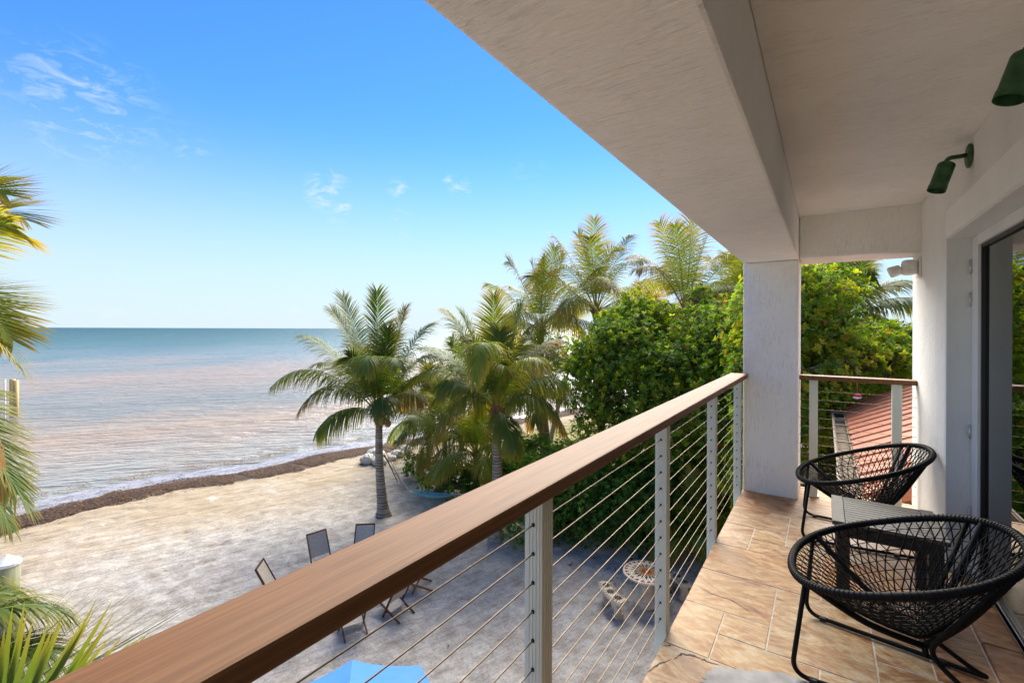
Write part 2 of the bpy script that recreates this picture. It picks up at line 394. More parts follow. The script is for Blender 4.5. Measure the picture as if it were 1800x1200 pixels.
# ------------------------------------------------------------------ sky
def build_world():
    t = world.node_tree; t.nodes.clear()
    out = t.nodes.new('ShaderNodeOutputWorld'); bg = t.nodes.new('ShaderNodeBackground'); sk = t.nodes.new('ShaderNodeTexSky')
    sk.sky_type = 'NISHITA'; sk.sun_disc = False; sk.sun_elevation = SUN_EL; sk.sun_rotation = SUN_AZ
    sk.air_density = 1.0; sk.dust_density = 0.0; sk.ozone_density = 10.0; sk.altitude = 0
    bg.inputs['Strength'].default_value = SKY_STRENGTH
    hs = t.nodes.new('ShaderNodeHueSaturation'); hs.inputs['Saturation'].default_value = 1.10; hs.inputs['Value'].default_value = 1.0
    gm = t.nodes.new('ShaderNodeGamma'); gm.inputs['Gamma'].default_value = 1.0; t.links.new(sk.outputs[0], gm.inputs['Color'])
    sc_ = t.nodes.new('ShaderNodeVectorMath'); sc_.operation = 'SCALE'; sc_.inputs['Scale'].default_value = 1.0; t.links.new(gm.outputs[0], sc_.inputs[0])
    t.links.new(sc_.outputs[0], hs.inputs['Color'])
    wb = t.nodes.new('ShaderNodeVectorMath'); wb.operation = 'MULTIPLY'; wb.inputs[1].default_value = (0.72, 0.70, 0.745); t.links.new(hs.outputs[0], wb.inputs[0])
    tc = t.nodes.new('ShaderNodeTexCoord')
    cur = wb.outputs[0]
    def N(ty, **kw):
        x = t.nodes.new(ty)
        for k, v in kw.items(): setattr(x, k, v)
        return x
    # pale sea haze low over the whole horizon
    sx = N('ShaderNodeSeparateXYZ'); t.links.new(tc.outputs['Generated'], sx.inputs[0])
    hz = N('ShaderNodeMapRange', interpolation_type='SMOOTHERSTEP'); hz.inputs['From Min'].default_value = 0.45; hz.inputs['From Max'].default_value = -0.06; hz.inputs['To Max'].default_value = 0.96; t.links.new(sx.outputs[2], hz.inputs[0])
    hm = N('ShaderNodeMix', data_type='RGBA'); t.links.new(hz.outputs[0], hm.inputs[0]); t.links.new(cur, hm.inputs[6]); hm.inputs[7].default_value = (2.25, 2.70, 2.95, 1); cur = hm.outputs[2]
    # thin cloud wisps: each a soft patch of streaky noise round one direction of the sky
    mp = N('ShaderNodeMapping'); mp.inputs['Scale'].default_value = (13, 13, 30); mp.inputs['Rotation'].default_value = (0.18, 0.32, 0); t.links.new(tc.outputs['Generated'], mp.inputs[0])
    ns = N('ShaderNodeTexNoise'); ns.inputs['Scale'].default_value = 1.6; ns.inputs['Detail'].default_value = 9; ns.inputs['Roughness'].default_value = 0.66; ns.inputs['Distortion'].default_value = 0.9
    t.links.new(mp.outputs[0], ns.inputs['Vector'])
    acc = None
    for (u, v, r, k) in [(150, 190, 0.12, 1.0), (235, 218, 0.045, .8), (575, 335, 0.055, 1.8), (600, 362, 0.026, 2.2), (700, 332, 0.03, 1.1), (808, 332, 0.032, 1.4), (785, 316, 0.016, 1.4), (330, 262, 0.05, .5), (705, 385, 0.03, .55), (590, 395, 0.03, .5), (705, 415, 0.02, .55), (520, 556, 0.022, 1.2), (200, 560, 0.022, .9), (310, 565, 0.03, .6), (645, 560, 0.03, .6), (70, 150, 0.08, .7), (930, 300, 0.05, .35)]:
        d = at(u, v, 1.0)-np.array([0, 0, CAMZ]); d /= np.linalg.norm(d)
        ds = N('ShaderNodeVectorMath', operation='DISTANCE'); t.links.new(tc.outputs['Generated'], ds.inputs[0]); ds.inputs[1].default_value = tuple(d)
        mr = N('ShaderNodeMapRange', interpolation_type='SMOOTHSTEP'); mr.inputs['From Min'].default_value = r; mr.inputs['From Max'].default_value = r*0.15
        mr.inputs['To Min'].default_value = 0; mr.inputs['To Max'].default_value = k; t.links.new(ds.outputs['Value'], mr.inputs[0])
        if acc is None: acc = mr.outputs[0]
        else:
            ad = N('ShaderNodeMath', operation='MAXIMUM'); t.links.new(acc, ad.inputs[0]); t.links.new(mr.outputs[0], ad.inputs[1]); acc = ad.outputs[0]
    rr = N('ShaderNodeMapRange'); rr.inputs['From Min'].default_value = 0.48; rr.inputs['From Max'].default_value = 0.95; t.links.new(ns.outputs[0], rr.inputs[0])
    mu = N('ShaderNodeMath', operation='MULTIPLY', use_clamp=True); t.links.new(acc, mu.inputs[0]); t.links.new(rr.outputs[0], mu.inputs[1])
    mx = N('ShaderNodeMix', data_type='RGBA'); t.links.new(mu.outputs[0], mx.inputs[0]); t.links.new(cur, mx.inputs[6]); mx.inputs[7].default_value = (2.9, 3.1, 3.3, 1)
    t.links.new(mx.outputs[2], bg.inputs['Color']); t.links.new(bg.outputs[0], out.inputs[0])
build_world()

# ------------------------------------------------------------------ ground and sea
SEAZ = -0.35
shore_px = [(-700, 1180), (-300, 1020), (-60, 936), (105, 890), (198, 867), (312, 846), (416, 832), (500, 815), (560, 800), (660, 785), (704, 777), (800, 757), (957, 728), (1060, 708), (1150, 690)]
SH = np.array([on(u, v, SEAZ)[:2] for u, v in shore_px])
e0 = SH[0]-SH[1]; e1 = SH[-1]-SH[-2]
SH = np.concatenate([[SH[0]+e0/np.linalg.norm(e0)*6000], SH, [SH[-1]+e1/np.linalg.norm(e1)*6000]])
def shore_dist(X, Y):
    "distance to the waterline, positive on land"
    best = np.full(X.shape, 1e9); sg = np.ones(X.shape)
    for a, b in zip(SH[:-1], SH[1:]):
        d = b-a; L2 = d@d; t = np.clip(((X-a[0])*d[0]+(Y-a[1])*d[1])/L2, 0, 1)
        px = X-(a[0]+t*d[0]); py = Y-(a[1]+t*d[1]); q = np.hypot(px, py)
        cr = d[0]*py-d[1]*px
        m = q < best; best = np.where(m, q, best); sg = np.where(m, -np.sign(cr), sg)
    return best*sg
def vnoise(X, Y, s, seed):
    g = np.random.default_rng(seed).random((256, 256)); x = X/s; y = Y/s
    xi = np.floor(x).astype(int); yi = np.floor(y).astype(int); fx = x-xi; fy = y-yi; fx = fx*fx*(3-2*fx); fy = fy*fy*(3-2*fy)
    G = lambda i, j: g[i & 255, j & 255]
    return (G(xi, yi)*(1-fx)+G(xi+1, yi)*fx)*(1-fy)+(G(xi, yi+1)*(1-fx)+G(xi+1, yi+1)*fx)*fy-0.5
def ground_h(X, Y):
    d = shore_dist(X, Y)
    d = d+0.5*vnoise(X, Y, 1.7, 3)
    h = np.interp(d, [-3000, -60, -8, 0, 1.2, 1.9, 3.2, 7, 9e9], [-6, -3, -1.0, -0.36, -0.20, -0.12, -0.05, 0.0, 0.0])
    return h, d
def build_ground():
    def axis(lo, hi, step, far, g=1.22):
        core = np.arange(lo, hi+1e-6, step); out = []; s = step; p = hi
        while p < far: s *= g; p += s; out.append(p)
        left = []; s = step; p = lo
        while p > -far: s *= g; p -= s; left.append(p)
        return np.concatenate([left[::-1], core, out])
    xs = axis(-26, 4, 0.11, 9000); ys = axis(-6, 28, 0.12, 9000)
    X, Y = np.meshgrid(xs, ys, indexing='ij'); h, d = ground_h(X, Y)
    near = np.clip(1-np.maximum(np.abs(X+11)-16, np.abs(Y-11)-18)/6, 0, 1)
    # direction of raking runs along the waterline
    r = 0.026*vnoise(X, Y, 1.1, 5)+0.014*vnoise(X, Y, 0.45, 6)+0.014*vnoise(X, Y, 0.22, 7)
    a = math.radians(72); U = X*math.cos(a)+Y*math.sin(a); W = -X*math.sin(a)+Y*math.cos(a)
    r = r+0.045*vnoise(U/6, W, 0.30, 8)+0.03*vnoise(U/3, W, 0.16, 9)
    foot = np.clip(vnoise(X, Y, 0.30, 11)-0.22, 0, 1)*-0.20+np.clip(vnoise(X, Y, 0.24, 15)-0.24, 0, 1)*0.12
    h = h+near*(r+foot)*np.clip((d-1)/2, 0.1, 1)
    V = np.stack([X.ravel(), Y.ravel(), h.ravel()], 1); nx, ny = X.shape
    i = np.arange(nx*ny).reshape(nx, ny); F = np.stack([i[:-1, :-1].ravel(), i[1:, :-1].ravel(), i[1:, 1:].ravel(), i[:-1, 1:].ravel()], 1)
    o = arrays('sand_ground', V, F, None, 'sand', smooth=True); struct(o)
    at_ = o.data.attributes.new('shore', 'FLOAT', 'POINT'); at_.data.foreach_set('value', d.ravel().astype(np.float32))
def m_sand():
    n = NT('sand'); sh = n.n('ShaderNodeAttribute', _attribute_name='shore').outputs['Fac']
    c = n.coord()
    big = n.noise(c, 0.22, 6, 0.6); mid = n.noise(c, 2.2, 9, 0.72); fine = n.noise(c, 14, 8, 0.75)
    streak = n.noise(n.coord('Object', (0.45, 5.0, 1), (0, 0, -math.radians(72))), 1.1, 8, 0.66, 0.5)
    col = n.ramp(mid, [(0.32, (0.34, 0.30, 0.26)), (0.48, (0.45, 0.41, 0.37)), (0.62, (0.60, 0.565, 0.52))])
    col = n.mix(0.55, col, n.mix(1.0, col, n.ramp(fine, [(0.34, (0.50, 0.47, 0.43)), (0.52, (1, 1, 1))]), 'MULTIPLY'))
    tan = n.ramp(n.math('ADD', sh, n.math('MULTIPLY', big, 9.0)), [(0.0, (1, 1, 1)), (1.0, (0, 0, 0))])
    mr = n.n('ShaderNodeMapRange'); n.l(n.math('ADD', sh, n.math('MULTIPLY', n.math('SUBTRACT', big, 0.5), 14.0)), mr.inputs[0]); mr.inputs['From Min'].default_value = 9.5; mr.inputs['From Max'].default_value = 4.0
    warm = n.ramp(streak, [(0.3, (0.27, 0.20, 0.12)), (0.55, (0.355, 0.275, 0.18)), (0.75, (0.43, 0.36, 0.26))])
    col = n.mix(n.math('MULTIPLY', mr.outputs[0], 0.85), col, warm)
    st2 = n.noise(n.coord('Object', (1.6, 13.0, 1), (0, 0, -math.radians(66))), 1.0, 9, 0.72, 0.6); gr = n.noise(c, 42, 8, 0.8); pt = n.noise(c, 0.9, 9, 0.7, 0.4)
    col = n.mix(0.30, col, n.mix(1.0, col, n.ramp(streak, [(0.36, (0.55, 0.52, 0.48)), (0.5, (1, 1, 1))]), 'MULTIPLY'))
    col = n.mix(0.55, col, n.mix(1.0, col, n.ramp(st2, [(0.38, (0.62, 0.57, 0.51)), (0.5, (1, 1, 1)), (0.66, (1.12, 1.13, 1.15))]), 'MULTIPLY'))
    col = n.mix(0.45, col, n.mix(1.0, col, n.ramp(gr, [(0.36, (0.52, 0.48, 0.43)), (0.50, (1, 1, 1))]), 'MULTIPLY'))
    col = n.mix(n.ramp(pt, [(0.60, (0, 0, 0)), (0.68, (0.5,)*3)]), col, (0.60, 0.58, 0.56))
    # grassy ground past the palms
    geo = n.n('ShaderNodeSeparateXYZ'); n.l(n.coord(), geo.inputs[0])
    gm = n.n('ShaderNodeMapRange'); gy = n.math('ADD', geo.outputs[1], n.math('MULTIPLY', n.noise(c, 0.5, 5), 5.0)); n.l(gy, gm.inputs[0]); gm.inputs['From Min'].default_value = 20.5; gm.inputs['From Max'].default_value = 22.5
    gn = n.noise(c, 1.2, 8, 0.7); grass = n.ramp(gn, [(0.35, (0.085, 0.10, 0.028)), (0.5, (0.19, 0.175, 0.07)), (0.66, (0.42, 0.33, 0.21))])
    sg = n.n('ShaderNodeMapRange'); n.l(sh, sg.inputs[0]); sg.inputs['From Min'].default_value = 3.0; sg.inputs['From Max'].default_value = 5.0
    col = n.mix(n.math('MULTIPLY', gm.outputs[0], sg.outputs[0]), col, grass)
    # weed band and wet edge
    wn = n.math('ADD', sh, n.math('MULTIPLY', n.math('SUBTRACT', n.noise(c, 2.2, 6, 0.7), 0.5), 1.3))
    wrack = n.ramp(n.math('MULTIPLY', wn, 0.2), [(0.0, (0, 0, 0)), (0.03, (1, 1, 1)), (0.47, (1, 1, 1)), (0.52, (0, 0, 0))])
    wc = n.ramp(n.noise(c, 9, 6, 0.7), [(0.35, (0.030, 0.020, 0.015)), (0.6, (0.075, 0.046, 0.032)), (0.75, (0.15, 0.08, 0.04))])
    col = n.mix(wrack, col, wc)
    wet = n.n('ShaderNodeMapRange'); n.l(sh, wet.inputs[0]); wet.inputs['From Min'].default_value = 0.5; wet.inputs['From Max'].default_value = -0.3
    ro = n.ramp(wet.outputs[0], [(0, (0.92,)*3), (1, (0.25,)*3)])
    h = n.math('ADD', n.math('ADD', n.math('MULTIPLY', mid, 0.5), n.math('MULTIPLY', gr, 0.14)), n.math('ADD', n.math('MULTIPLY', fine, 0.35), n.math('ADD', n.math('MULTIPLY', streak, 0.35), n.math('MULTIPLY', st2, 0.42))))
    MAT['sand'] = n.done(n.bsdf(col, ro, 0, 0.2, n.bump(h, 1.0, 0.075)))
m_sand(); build_ground()

def build_sea():
    n = NT('sea_water'); c = n.coord()
    tcv = n.n('ShaderNodeTexCoord'); sep = n.n('ShaderNodeSeparateXYZ'); n.l(tcv.outputs['Object'], sep.inputs[0])
    # distance offshore drives the bed colour seen through the water
    ln = n.n('ShaderNodeVectorMath', _operation='DISTANCE'); n.l(tcv.outputs['Object'], ln.inputs[0]); ln.inputs[1].default_value = (0, 0, 0)
    dist = n.math('LOGARITHM', ln.outputs['Value'], 10.0)
    patch = n.noise(n.coord('Object', (0.05, 0.016, 1), (0, 0, math.radians(-38))), 1.0, 6, 0.62, 0.6)
    dd = n.math('ADD', dist, n.math('MULTIPLY', n.math('SUBTRACT', patch, 0.5), 0.55))
    mr = n.n('ShaderNodeMapRange'); n.l(dd, mr.inputs[0]); mr.inputs['From Min'].default_value = 1.2; mr.inputs['From Max'].default_value = 3.2
    col = n.ramp(mr.outputs[0], [(0.0, (0.26, 0.245, 0.22)), (0.12, (0.21, 0.215, 0.21)), (0.22, (0.34, 0.235, 0.165)), (0.27, (0.19, 0.19, 0.185)), (0.34, (0.29, 0.215, 0.17)), (0.46, (0.14, 0.18, 0.19)), (0.60, (0.06, 0.13, 0.14)), (1.0, (0.03, 0.085, 0.10))])
    a = -math.radians(55)
    w1 = n.noise(n.coord('Object', (0.60, 2.9, 1), (0, 0, a)), 1.0, 3, 0.5, 0.5)
    w2 = n.noise(n.coord('Object', (0.30, 1.15, 1), (0, 0, a+0.22)), 1.0, 4, 0.55, 0.4)
    w3 = n.noise(n.coord('Object', (0.05, 0.17, 1), (0, 0, a-0.15)), 1.0, 4, 0.6, 0.2)
    w0 = n.noise(n.coord('Object', (2.5, 7.5, 1), (0, 0, a-0.3)), 1.0, 3)
    h = n.math('ADD', n.math('ADD', n.math('MULTIPLY', w1, 0.60), n.math('MULTIPLY', w2, 0.60)), n.math('ADD', n.math('MULTIPLY', w3, 2.2), n.math('MULTIPLY', w0, 0.07)))
    nm = n.bump(h, 1.0, 0.62)
    fr = n.n('ShaderNodeMapRange'); n.l(dist, fr.inputs[0]); fr.inputs['From Min'].default_value = 1.5; fr.inputs['From Max'].default_value = 2.6; fr.inputs['To Min'].default_value = 0.05; fr.inputs['To Max'].default_value = 0.42
    fs = n.n('ShaderNodeMapRange'); n.l(dist, fs.inputs[0]); fs.inputs['From Min'].default_value = 1.5; fs.inputs['From Max'].default_value = 2.8; fs.inputs['To Min'].default_value = 0.42; fs.inputs['To Max'].default_value = 0.11
    MAT['sea_water'] = n.done(n.bsdf(col, fr.outputs[0], 0, fs.outputs[0], nm, IOR=1.33))
    ext = 12000
    g = np.concatenate([-np.geomspace(ext, 30, 14), np.linspace(-28, 28, 15), np.geomspace(30, ext, 14)])
    X, Y = np.meshgrid(g-20, g+20, indexing='ij')
    V = np.stack([X.ravel(), Y.ravel(), np.full(X.size, SEAZ)], 1); k = len(g); i = np.arange(k*k).reshape(k, k)
    F = np.stack([i[:-1, :-1].ravel(), i[1:, :-1].ravel(), i[1:, 1:].ravel(), i[:-1, 1:].ravel()], 1)
    struct(arrays('sea', V, F, None, 'sea_water'))
build_sea()

def along_shore(n, lo, hi, smin, smax, seed, power=1.0):
    "random points at signed distance lo..hi from the waterline"
    g = np.random.default_rng(seed); P = SH[1:-1]; seg = np.linalg.norm(np.diff(P, axis=0), axis=1); cum = np.concatenate([[0], np.cumsum(seg)])
    s = (smin+(smax-smin)*g.random(n))*cum[-1]; k = np.clip(np.searchsorted(cum, s)-1, 0, len(seg)-1)
    t = (s-cum[k])/seg[k]; A = P[k]; B = P[k+1]; d = (B-A)/seg[k][:, None]; nrm = np.stack([d[:, 1], -d[:, 0]], 1)
    off = lo+(hi-lo)*g.random(n)**power; off += (0.5*vnoise(s, s*0, 2.6, 77)+0.35*vnoise(s, s*0, 0.8, 78)+0.25*vnoise(s, s*0, 0.3, 76))
    Q = A+d*(s-cum[k])[:, None]+nrm*off[:, None]
    return Q
def build_shallows():
    n = NT('shallow_sheen'); c = n.coord(); f = n.noise(n.coord('Object', (1.0, 4, 1), (0, 0, -math.radians(76))), 1.4, 9, 0.75)
    col = n.ramp(f, [(0.38, (0.10, 0.085, 0.075)), (0.47, (0.25, 0.235, 0.235)), (0.62, (0.38, 0.36, 0.375))])  # pale lilac is sky reflection put into the colour; dark specks are weed
    MAT['shallow_sheen'] = n.done(n.bsdf(col, 0.25, 0, 0.5, n.bump(f, 0.3, 0.03)))
    P = SH[1:-1]; P = P[1:-1]; dd = np.concatenate([[0], np.cumsum(np.linalg.norm(np.diff(P, axis=0), axis=1))]); ss = np.arange(0, dd[-1], 0.25)
    X = np.interp(ss, dd, P[:, 0]); Y = np.interp(ss, dd, P[:, 1]); k = np.ones(9)/9; X[4:-4] = np.convolve(X, k, 'valid'); Y[4:-4] = np.convolve(Y, k, 'valid')
    T = np.stack([np.gradient(X), np.gradient(Y)], 1); T /= np.linalg.norm(T, axis=1)[:, None]; N_ = np.stack([T[:, 1], -T[:, 0]], 1); C = np.stack([X, Y], 1)
    outer = -0.95+0.8*vnoise(ss, ss*0, 3.1, 91)+0.45*vnoise(ss, ss*0, 0.9, 92)+0.2*vnoise(ss, ss*0, 0.35, 93)
    A = C+N_*outer[:, None]; B = C+N_*0.55; m = len(ss); V = np.concatenate([np.c_[A, np.full(m, SEAZ+0.004)], np.c_[B, np.full(m, SEAZ+0.004)]])
    i = np.arange(m-1); F = np.stack([i, i+1, m+i+1, m+i], 1); struct(arrays('shallow_water', V, F, None, 'shallow_sheen'))
build_shallows()
def flakes(name, Q, zlift, size, cols, seed, label, cat, tilt=0.5, flat=1.0):
    g = np.random.default_rng(seed); n = len(Q); h = ground_h(Q[:, 0], Q[:, 1])[0]; h = np.maximum(h, SEAZ+0.003)
    C = np.stack([Q[:, 0], Q[:, 1], h+zlift*g.random(n)], 1); az = g.random(n)*2*PI; L = size*(0.5+g.random(n)); W = L*(0.25+0.3*g.random(n))
    a = np.stack([np.cos(az), np.sin(az), (g.random(n)-.5)*tilt], 1)*L[:, None]; b = np.stack([-np.sin(az), np.cos(az), (g.random(n)-.5)*tilt], 1)*W[:, None]
    V = np.stack([C-a, C-b*0.8, C+a, C+b], 1).reshape(-1, 3); F = np.arange(4*n).reshape(n, 4)
    cc = np.array(cols)[g.integers(0, len(cols), n)]*(0.7+0.6*g.random((n, 1))); cc = np.repeat(cc, 4, 0)
    o = arrays(name, V, F, cc, 'debris', kind='stuff'); tag(o, label, cat); o['kind'] = 'stuff'; return o
def m_debris():
    n = NT('debris'); a = n.n('ShaderNodeAttribute', _attribute_name='col')
    MAT['debris'] = n.done(n.bsdf(a.outputs['Color'], 0.8, 0, 0.2))
m_debris()
flakes('seaweed_bank', along_shore(95000, 0.0, 2.5, 0.03, 1.0, 1), 0.06, 0.042, [(0.055, 0.034, 0.024), (0.085, 0.052, 0.036), (0.030, 0.020, 0.016), (0.16, 0.075, 0.03)], 2, 'brown bank of washed-up seaweed along the waterline', 'seaweed')
flakes('floating_seaweed', np.concatenate([along_shore(5500, -2.5, -1.75, 0.1, 0.9, 3), along_shore(5000, -1.5, 0.2, 0.1, 0.9, 4, 0.6), along_shore(1200, -3.6, -2.4, 0.1, 0.9, 14), along_shore(2500, 1.9, 3.2, 0.05, 0.9, 15, 2.0)]), 0.012, 0.04, [(0.26, 0.15, 0.05), (0.13, 0.085, 0.05), (0.30, 0.16, 0.05), (0.07, 0.05, 0.035)], 5, 'thin line of ochre seaweed floating just off the beach', 'seaweed', tilt=0.15)
g_ = np.random.default_rng(9)
Q = np.stack([-16+15*g_.random(900), -1+16*g_.random(900)], 1)
flakes('beach_litter', Q, 0.012, 0.028, [(0.10, 0.07, 0.05), (0.20, 0.12, 0.07), (0.06, 0.05, 0.04)], 12, 'scattered twigs and leaf bits lying on the pale sand', 'leaf litter', tilt=0.2)
c0 = on(1090, 960); Q = np.stack([c0[0]+(g_.random(420)-.5)*7, c0[1]+(g_.random(420)-.5)*4], 1)
flakes('fallen_leaves', Q, 0.02, 0.055, [(0.20, 0.09, 0.03), (0.12, 0.05, 0.03), (0.35, 0.18, 0.03)], 13, 'brown fallen leaves on the sand beside the clipped hedge', 'leaf litter', tilt=0.4)

# ------------------------------------------------------------------ house: balcony structure
D = DECK
WX = 0.61                                          # outer face of the house wall
def S(name, mb, mat): o = obj(name, mb, mat); struct(o); return o
S('ceiling', MB().box((-0.188, -4.0, D+2.447), (3.2, 4.698, D+2.66)), 'stucco_ceiling')
S('beam', MB().box((-0.628, -4.0, D+2.083), (-0.19, 5.13, D+2.70), bev=0.012), 'stucco_ceiling')
S('end_beam', MB().box((-0.188, 4.70, D+2.085), (WX+0.3, 5.128, D+2.69), bev=0.012), 'stucco_wall')
S('column', MB().box((-0.624, 4.70, D-0.003), (-0.19, 5.127, D+2.081), bev=0.014).box((-0.60, 4.72, 0.0-0.3), (-0.21, 5.10, D-0.16)), 'stucco_wall')
w = MB().box((WX, 3.83, D-0.004), (WX+0.30, 5.13, D+2.445), bev=0.012)
S('house_wall', w, 'stucco_wall')
w = MB().box((WX+0.001, -4.0, D+2.20), (WX+0.30, 3.826, D+2.4455)); S('wall_over_door', w, 'stucco_wall')
w = MB().box((WX-0.004, -4.0, D+2.035), (WX+0.30, 3.8265, D+2.198), bev=0.006); S('door_lintel', w, 'stucco_smooth')
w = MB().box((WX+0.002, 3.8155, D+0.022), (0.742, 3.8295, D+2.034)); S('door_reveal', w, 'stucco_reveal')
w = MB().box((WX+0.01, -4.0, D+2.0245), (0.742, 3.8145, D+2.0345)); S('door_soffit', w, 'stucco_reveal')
# room behind the glass and the storey below
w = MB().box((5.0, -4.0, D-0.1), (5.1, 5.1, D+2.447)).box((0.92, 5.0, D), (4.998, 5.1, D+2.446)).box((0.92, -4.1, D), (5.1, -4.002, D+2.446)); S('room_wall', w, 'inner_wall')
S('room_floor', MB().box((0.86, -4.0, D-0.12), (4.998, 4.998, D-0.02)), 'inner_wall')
S('roof_slab', MB().box((-0.62, -4.1, D+2.702), (5.3, 5.25, D+2.95)), 'stucco_smooth')
S('lower_wall', MB().box((WX+0.05, -4.0, -0.3), (5.0, 5.05, D-0.17)), 'stucco_wall')
# balcony slab with its stone tiles
S('balcony_slab', MB().box((-0.60, -4.0, D-0.16), (WX+0.25, 5.10, D-0.022)), 'stucco_smooth')
floor = struct(bpy.data.objects.new('balcony_floor', None)); COL.objects.link(floor); floor.location = (0, 0, D)
obj('grout_bed', MB().box((-0.622, -4.0, D-0.02), (WX+0.002, 5.115, D-0.0019)), 'grout', floor)
gx = [-0.63, -0.426, -0.221, -0.015, 0.19, 0.395, 0.605]
gy0 = 2.2-0.2055*31; NY = 45
def gy(j): return 2.203+(j)*0.2055
used = set(); tile_cache = {}
def tile(i, j, w, h):
    for a in range(i, i+w):
        for b in range(j, j+h):
            if (a, b) in used: return False
    for a in range(i, i+w):
        for b in range(j, j+h): used.add((a, b))
    x0, x1 = gx[i], gx[i+w]; y0, y1 = gy(j), min(gy(j+h), 5.125)
    g = 0.0022; W = x1-x0-2*g; H = y1-y0-2*g; key = (round(W, 3), round(H, 3))
    if key not in tile_cache:
        b = bmesh.new(); bmesh.ops.create_cube(b, size=1)
        for q in b.verts: q.co = Vector((q.co.x*W, q.co.y*H, q.co.z*0.018-0.009))
        top = [e for e in b.edges if all(q.co.z > -0.001 for q in e.verts)]
        bmesh.ops.bevel(b, geom=top, offset=0.003, segments=1, affect='EDGES')
        me = bpy.data.meshes.new('tile'); b.to_mesh(me); b.free(); me.materials.append(MAT['travertine']); tile_cache[key] = me
    o = bpy.data.objects.new('tile', tile_cache[key]); COL.objects.link(o); o.parent = floor
    o.location = ((x0+x1)/2, (y0+y1)/2, rng.uniform(-0.0006, 0.0006)); o.rotation_euler = (0, 0, rng.uniform(-0.002, 0.002))
    return True
for t_ in [(0, 0, 1, 2), (1, 1, 1, 1), (1, 0, 2, 1), (0, 2, 2, 2), (0, 4, 3, 2), (0, 6, 1, 2), (1, 7, 1, 1), (1, 6, 2, 1), (0, 8, 2, 2), (0, 10, 4, 2), (4, 10, 2, 2), (0, -3, 2, 3), (2, -2, 3, 2),
           (2, 1, 2, 3), (4, 0, 2, 2), (3, 0, 1, 1), (4, 2, 1, 1), (5, 2, 1, 2), (3, 4, 2, 3), (5, 4, 1, 3), (2, 7, 2, 3), (4, 7, 2, 2), (4, 9, 2, 1)]: tile(*t_)
for j in range(-28, 15):
    for i in range(6):
        if (i, j) in used: continue
        opts = [(3, 2), (2, 3), (2, 2), (2, 2), (2, 1), (1, 2), (1, 1)]; random.shuffle(opts)
        for (w_, h_) in sorted(opts, key=lambda q: -q[0]*q[1]*random.uniform(0.5, 1.5)):
            if i+w_ <= 6 and j+h_ <= 15 and tile(i, j, w_, h_): break
        else: tile(i, j, 1, 1)
# cracks in the near stones and the grey mortar patch
def crack(name, pts, w0, mat, z=0.0012):
    P = spline([fl(u, v, D)[:2] for u, v in pts], 6); g = np.random.default_rng(len(pts)*7+int(w0*1e4)); m = len(P)
    T = np.gradient(P, axis=0); T /= np.linalg.norm(T, axis=1)[:, None]; N = np.stack([-T[:, 1], T[:, 0]], 1)
    P = P+N*(g.random((m, 1))-.5)*w0*2.0; w = w0*(0.35+g.random(m))*np.sin(np.linspace(0.15, PI-0.15, m))
    V = np.concatenate([np.c_[P+N*w[:, None], np.full(m, D+z)], np.c_[P-N*w[:, None], np.full(m, D+z)]]); b = MB()
    b.add(V, [(i, i+1, m+i+1, m+i) for i in range(m-1)]); return obj(name, b, mat, floor)
crack('crack', [(1222, 1023), (1250, 1040), (1285, 1052), (1310, 1066), (1332, 1085)], 0.0022, 'crack_dark')
crack('crack', [(1187, 1158), (1200, 1148), (1218, 1150), (1240, 1158), (1268, 1168)], 0.0055, 'crack_dark')
g_ = np.random.default_rng(5); pc = [fl(u, v, D)[:2] for u, v in [(1262, 1172), (1320, 1176), (1390, 1184), (1430, 1205), (1380, 1225), (1310, 1215), (1240, 1200)]]
pc = spline(pc, 8, True); pm = pc.mean(0); pc = pm+(pc-pm)*(0.92+0.16*g_.random((len(pc), 1))); b = MB(); b.prism([tuple(q) for q in pc], D+0.0004, D+0.0014); obj('mortar_patch', b, 'patch_mortar', floor)
crack('crack', [(1140, 1180), (1160, 1166), (1187, 1156)], 0.003, 'crack_dark')
crack('crack', [(1163, 1131), (1176, 1134), (1182, 1130)], 0.004, 'crack_dark')
# raised sill strip of stone in front of the door
for k in range(20):
    y1 = 3.8285-0.41*k; y0 = y1-0.406
    b = bmesh.new(); bmesh.ops.create_cube(b, size=1)
    for q in b.verts: q.co = Vector((q.co.x*0.134, q.co.y*0.404, q.co.z*0.03))
    bmesh.ops.bevel(b, geom=b.edges[:], offset=0.004, segments=1, affect='EDGES')
    me = bpy.data.meshes.new('sill_tile'); b.to_mesh(me); b.free(); me.materials.append(MAT['travertine'])
    o = bpy.data.objects.new('sill_tile', me); COL.objects.link(o); o.parent = floor; o.location = (0.677, (y0+y1)/2, 0.005)

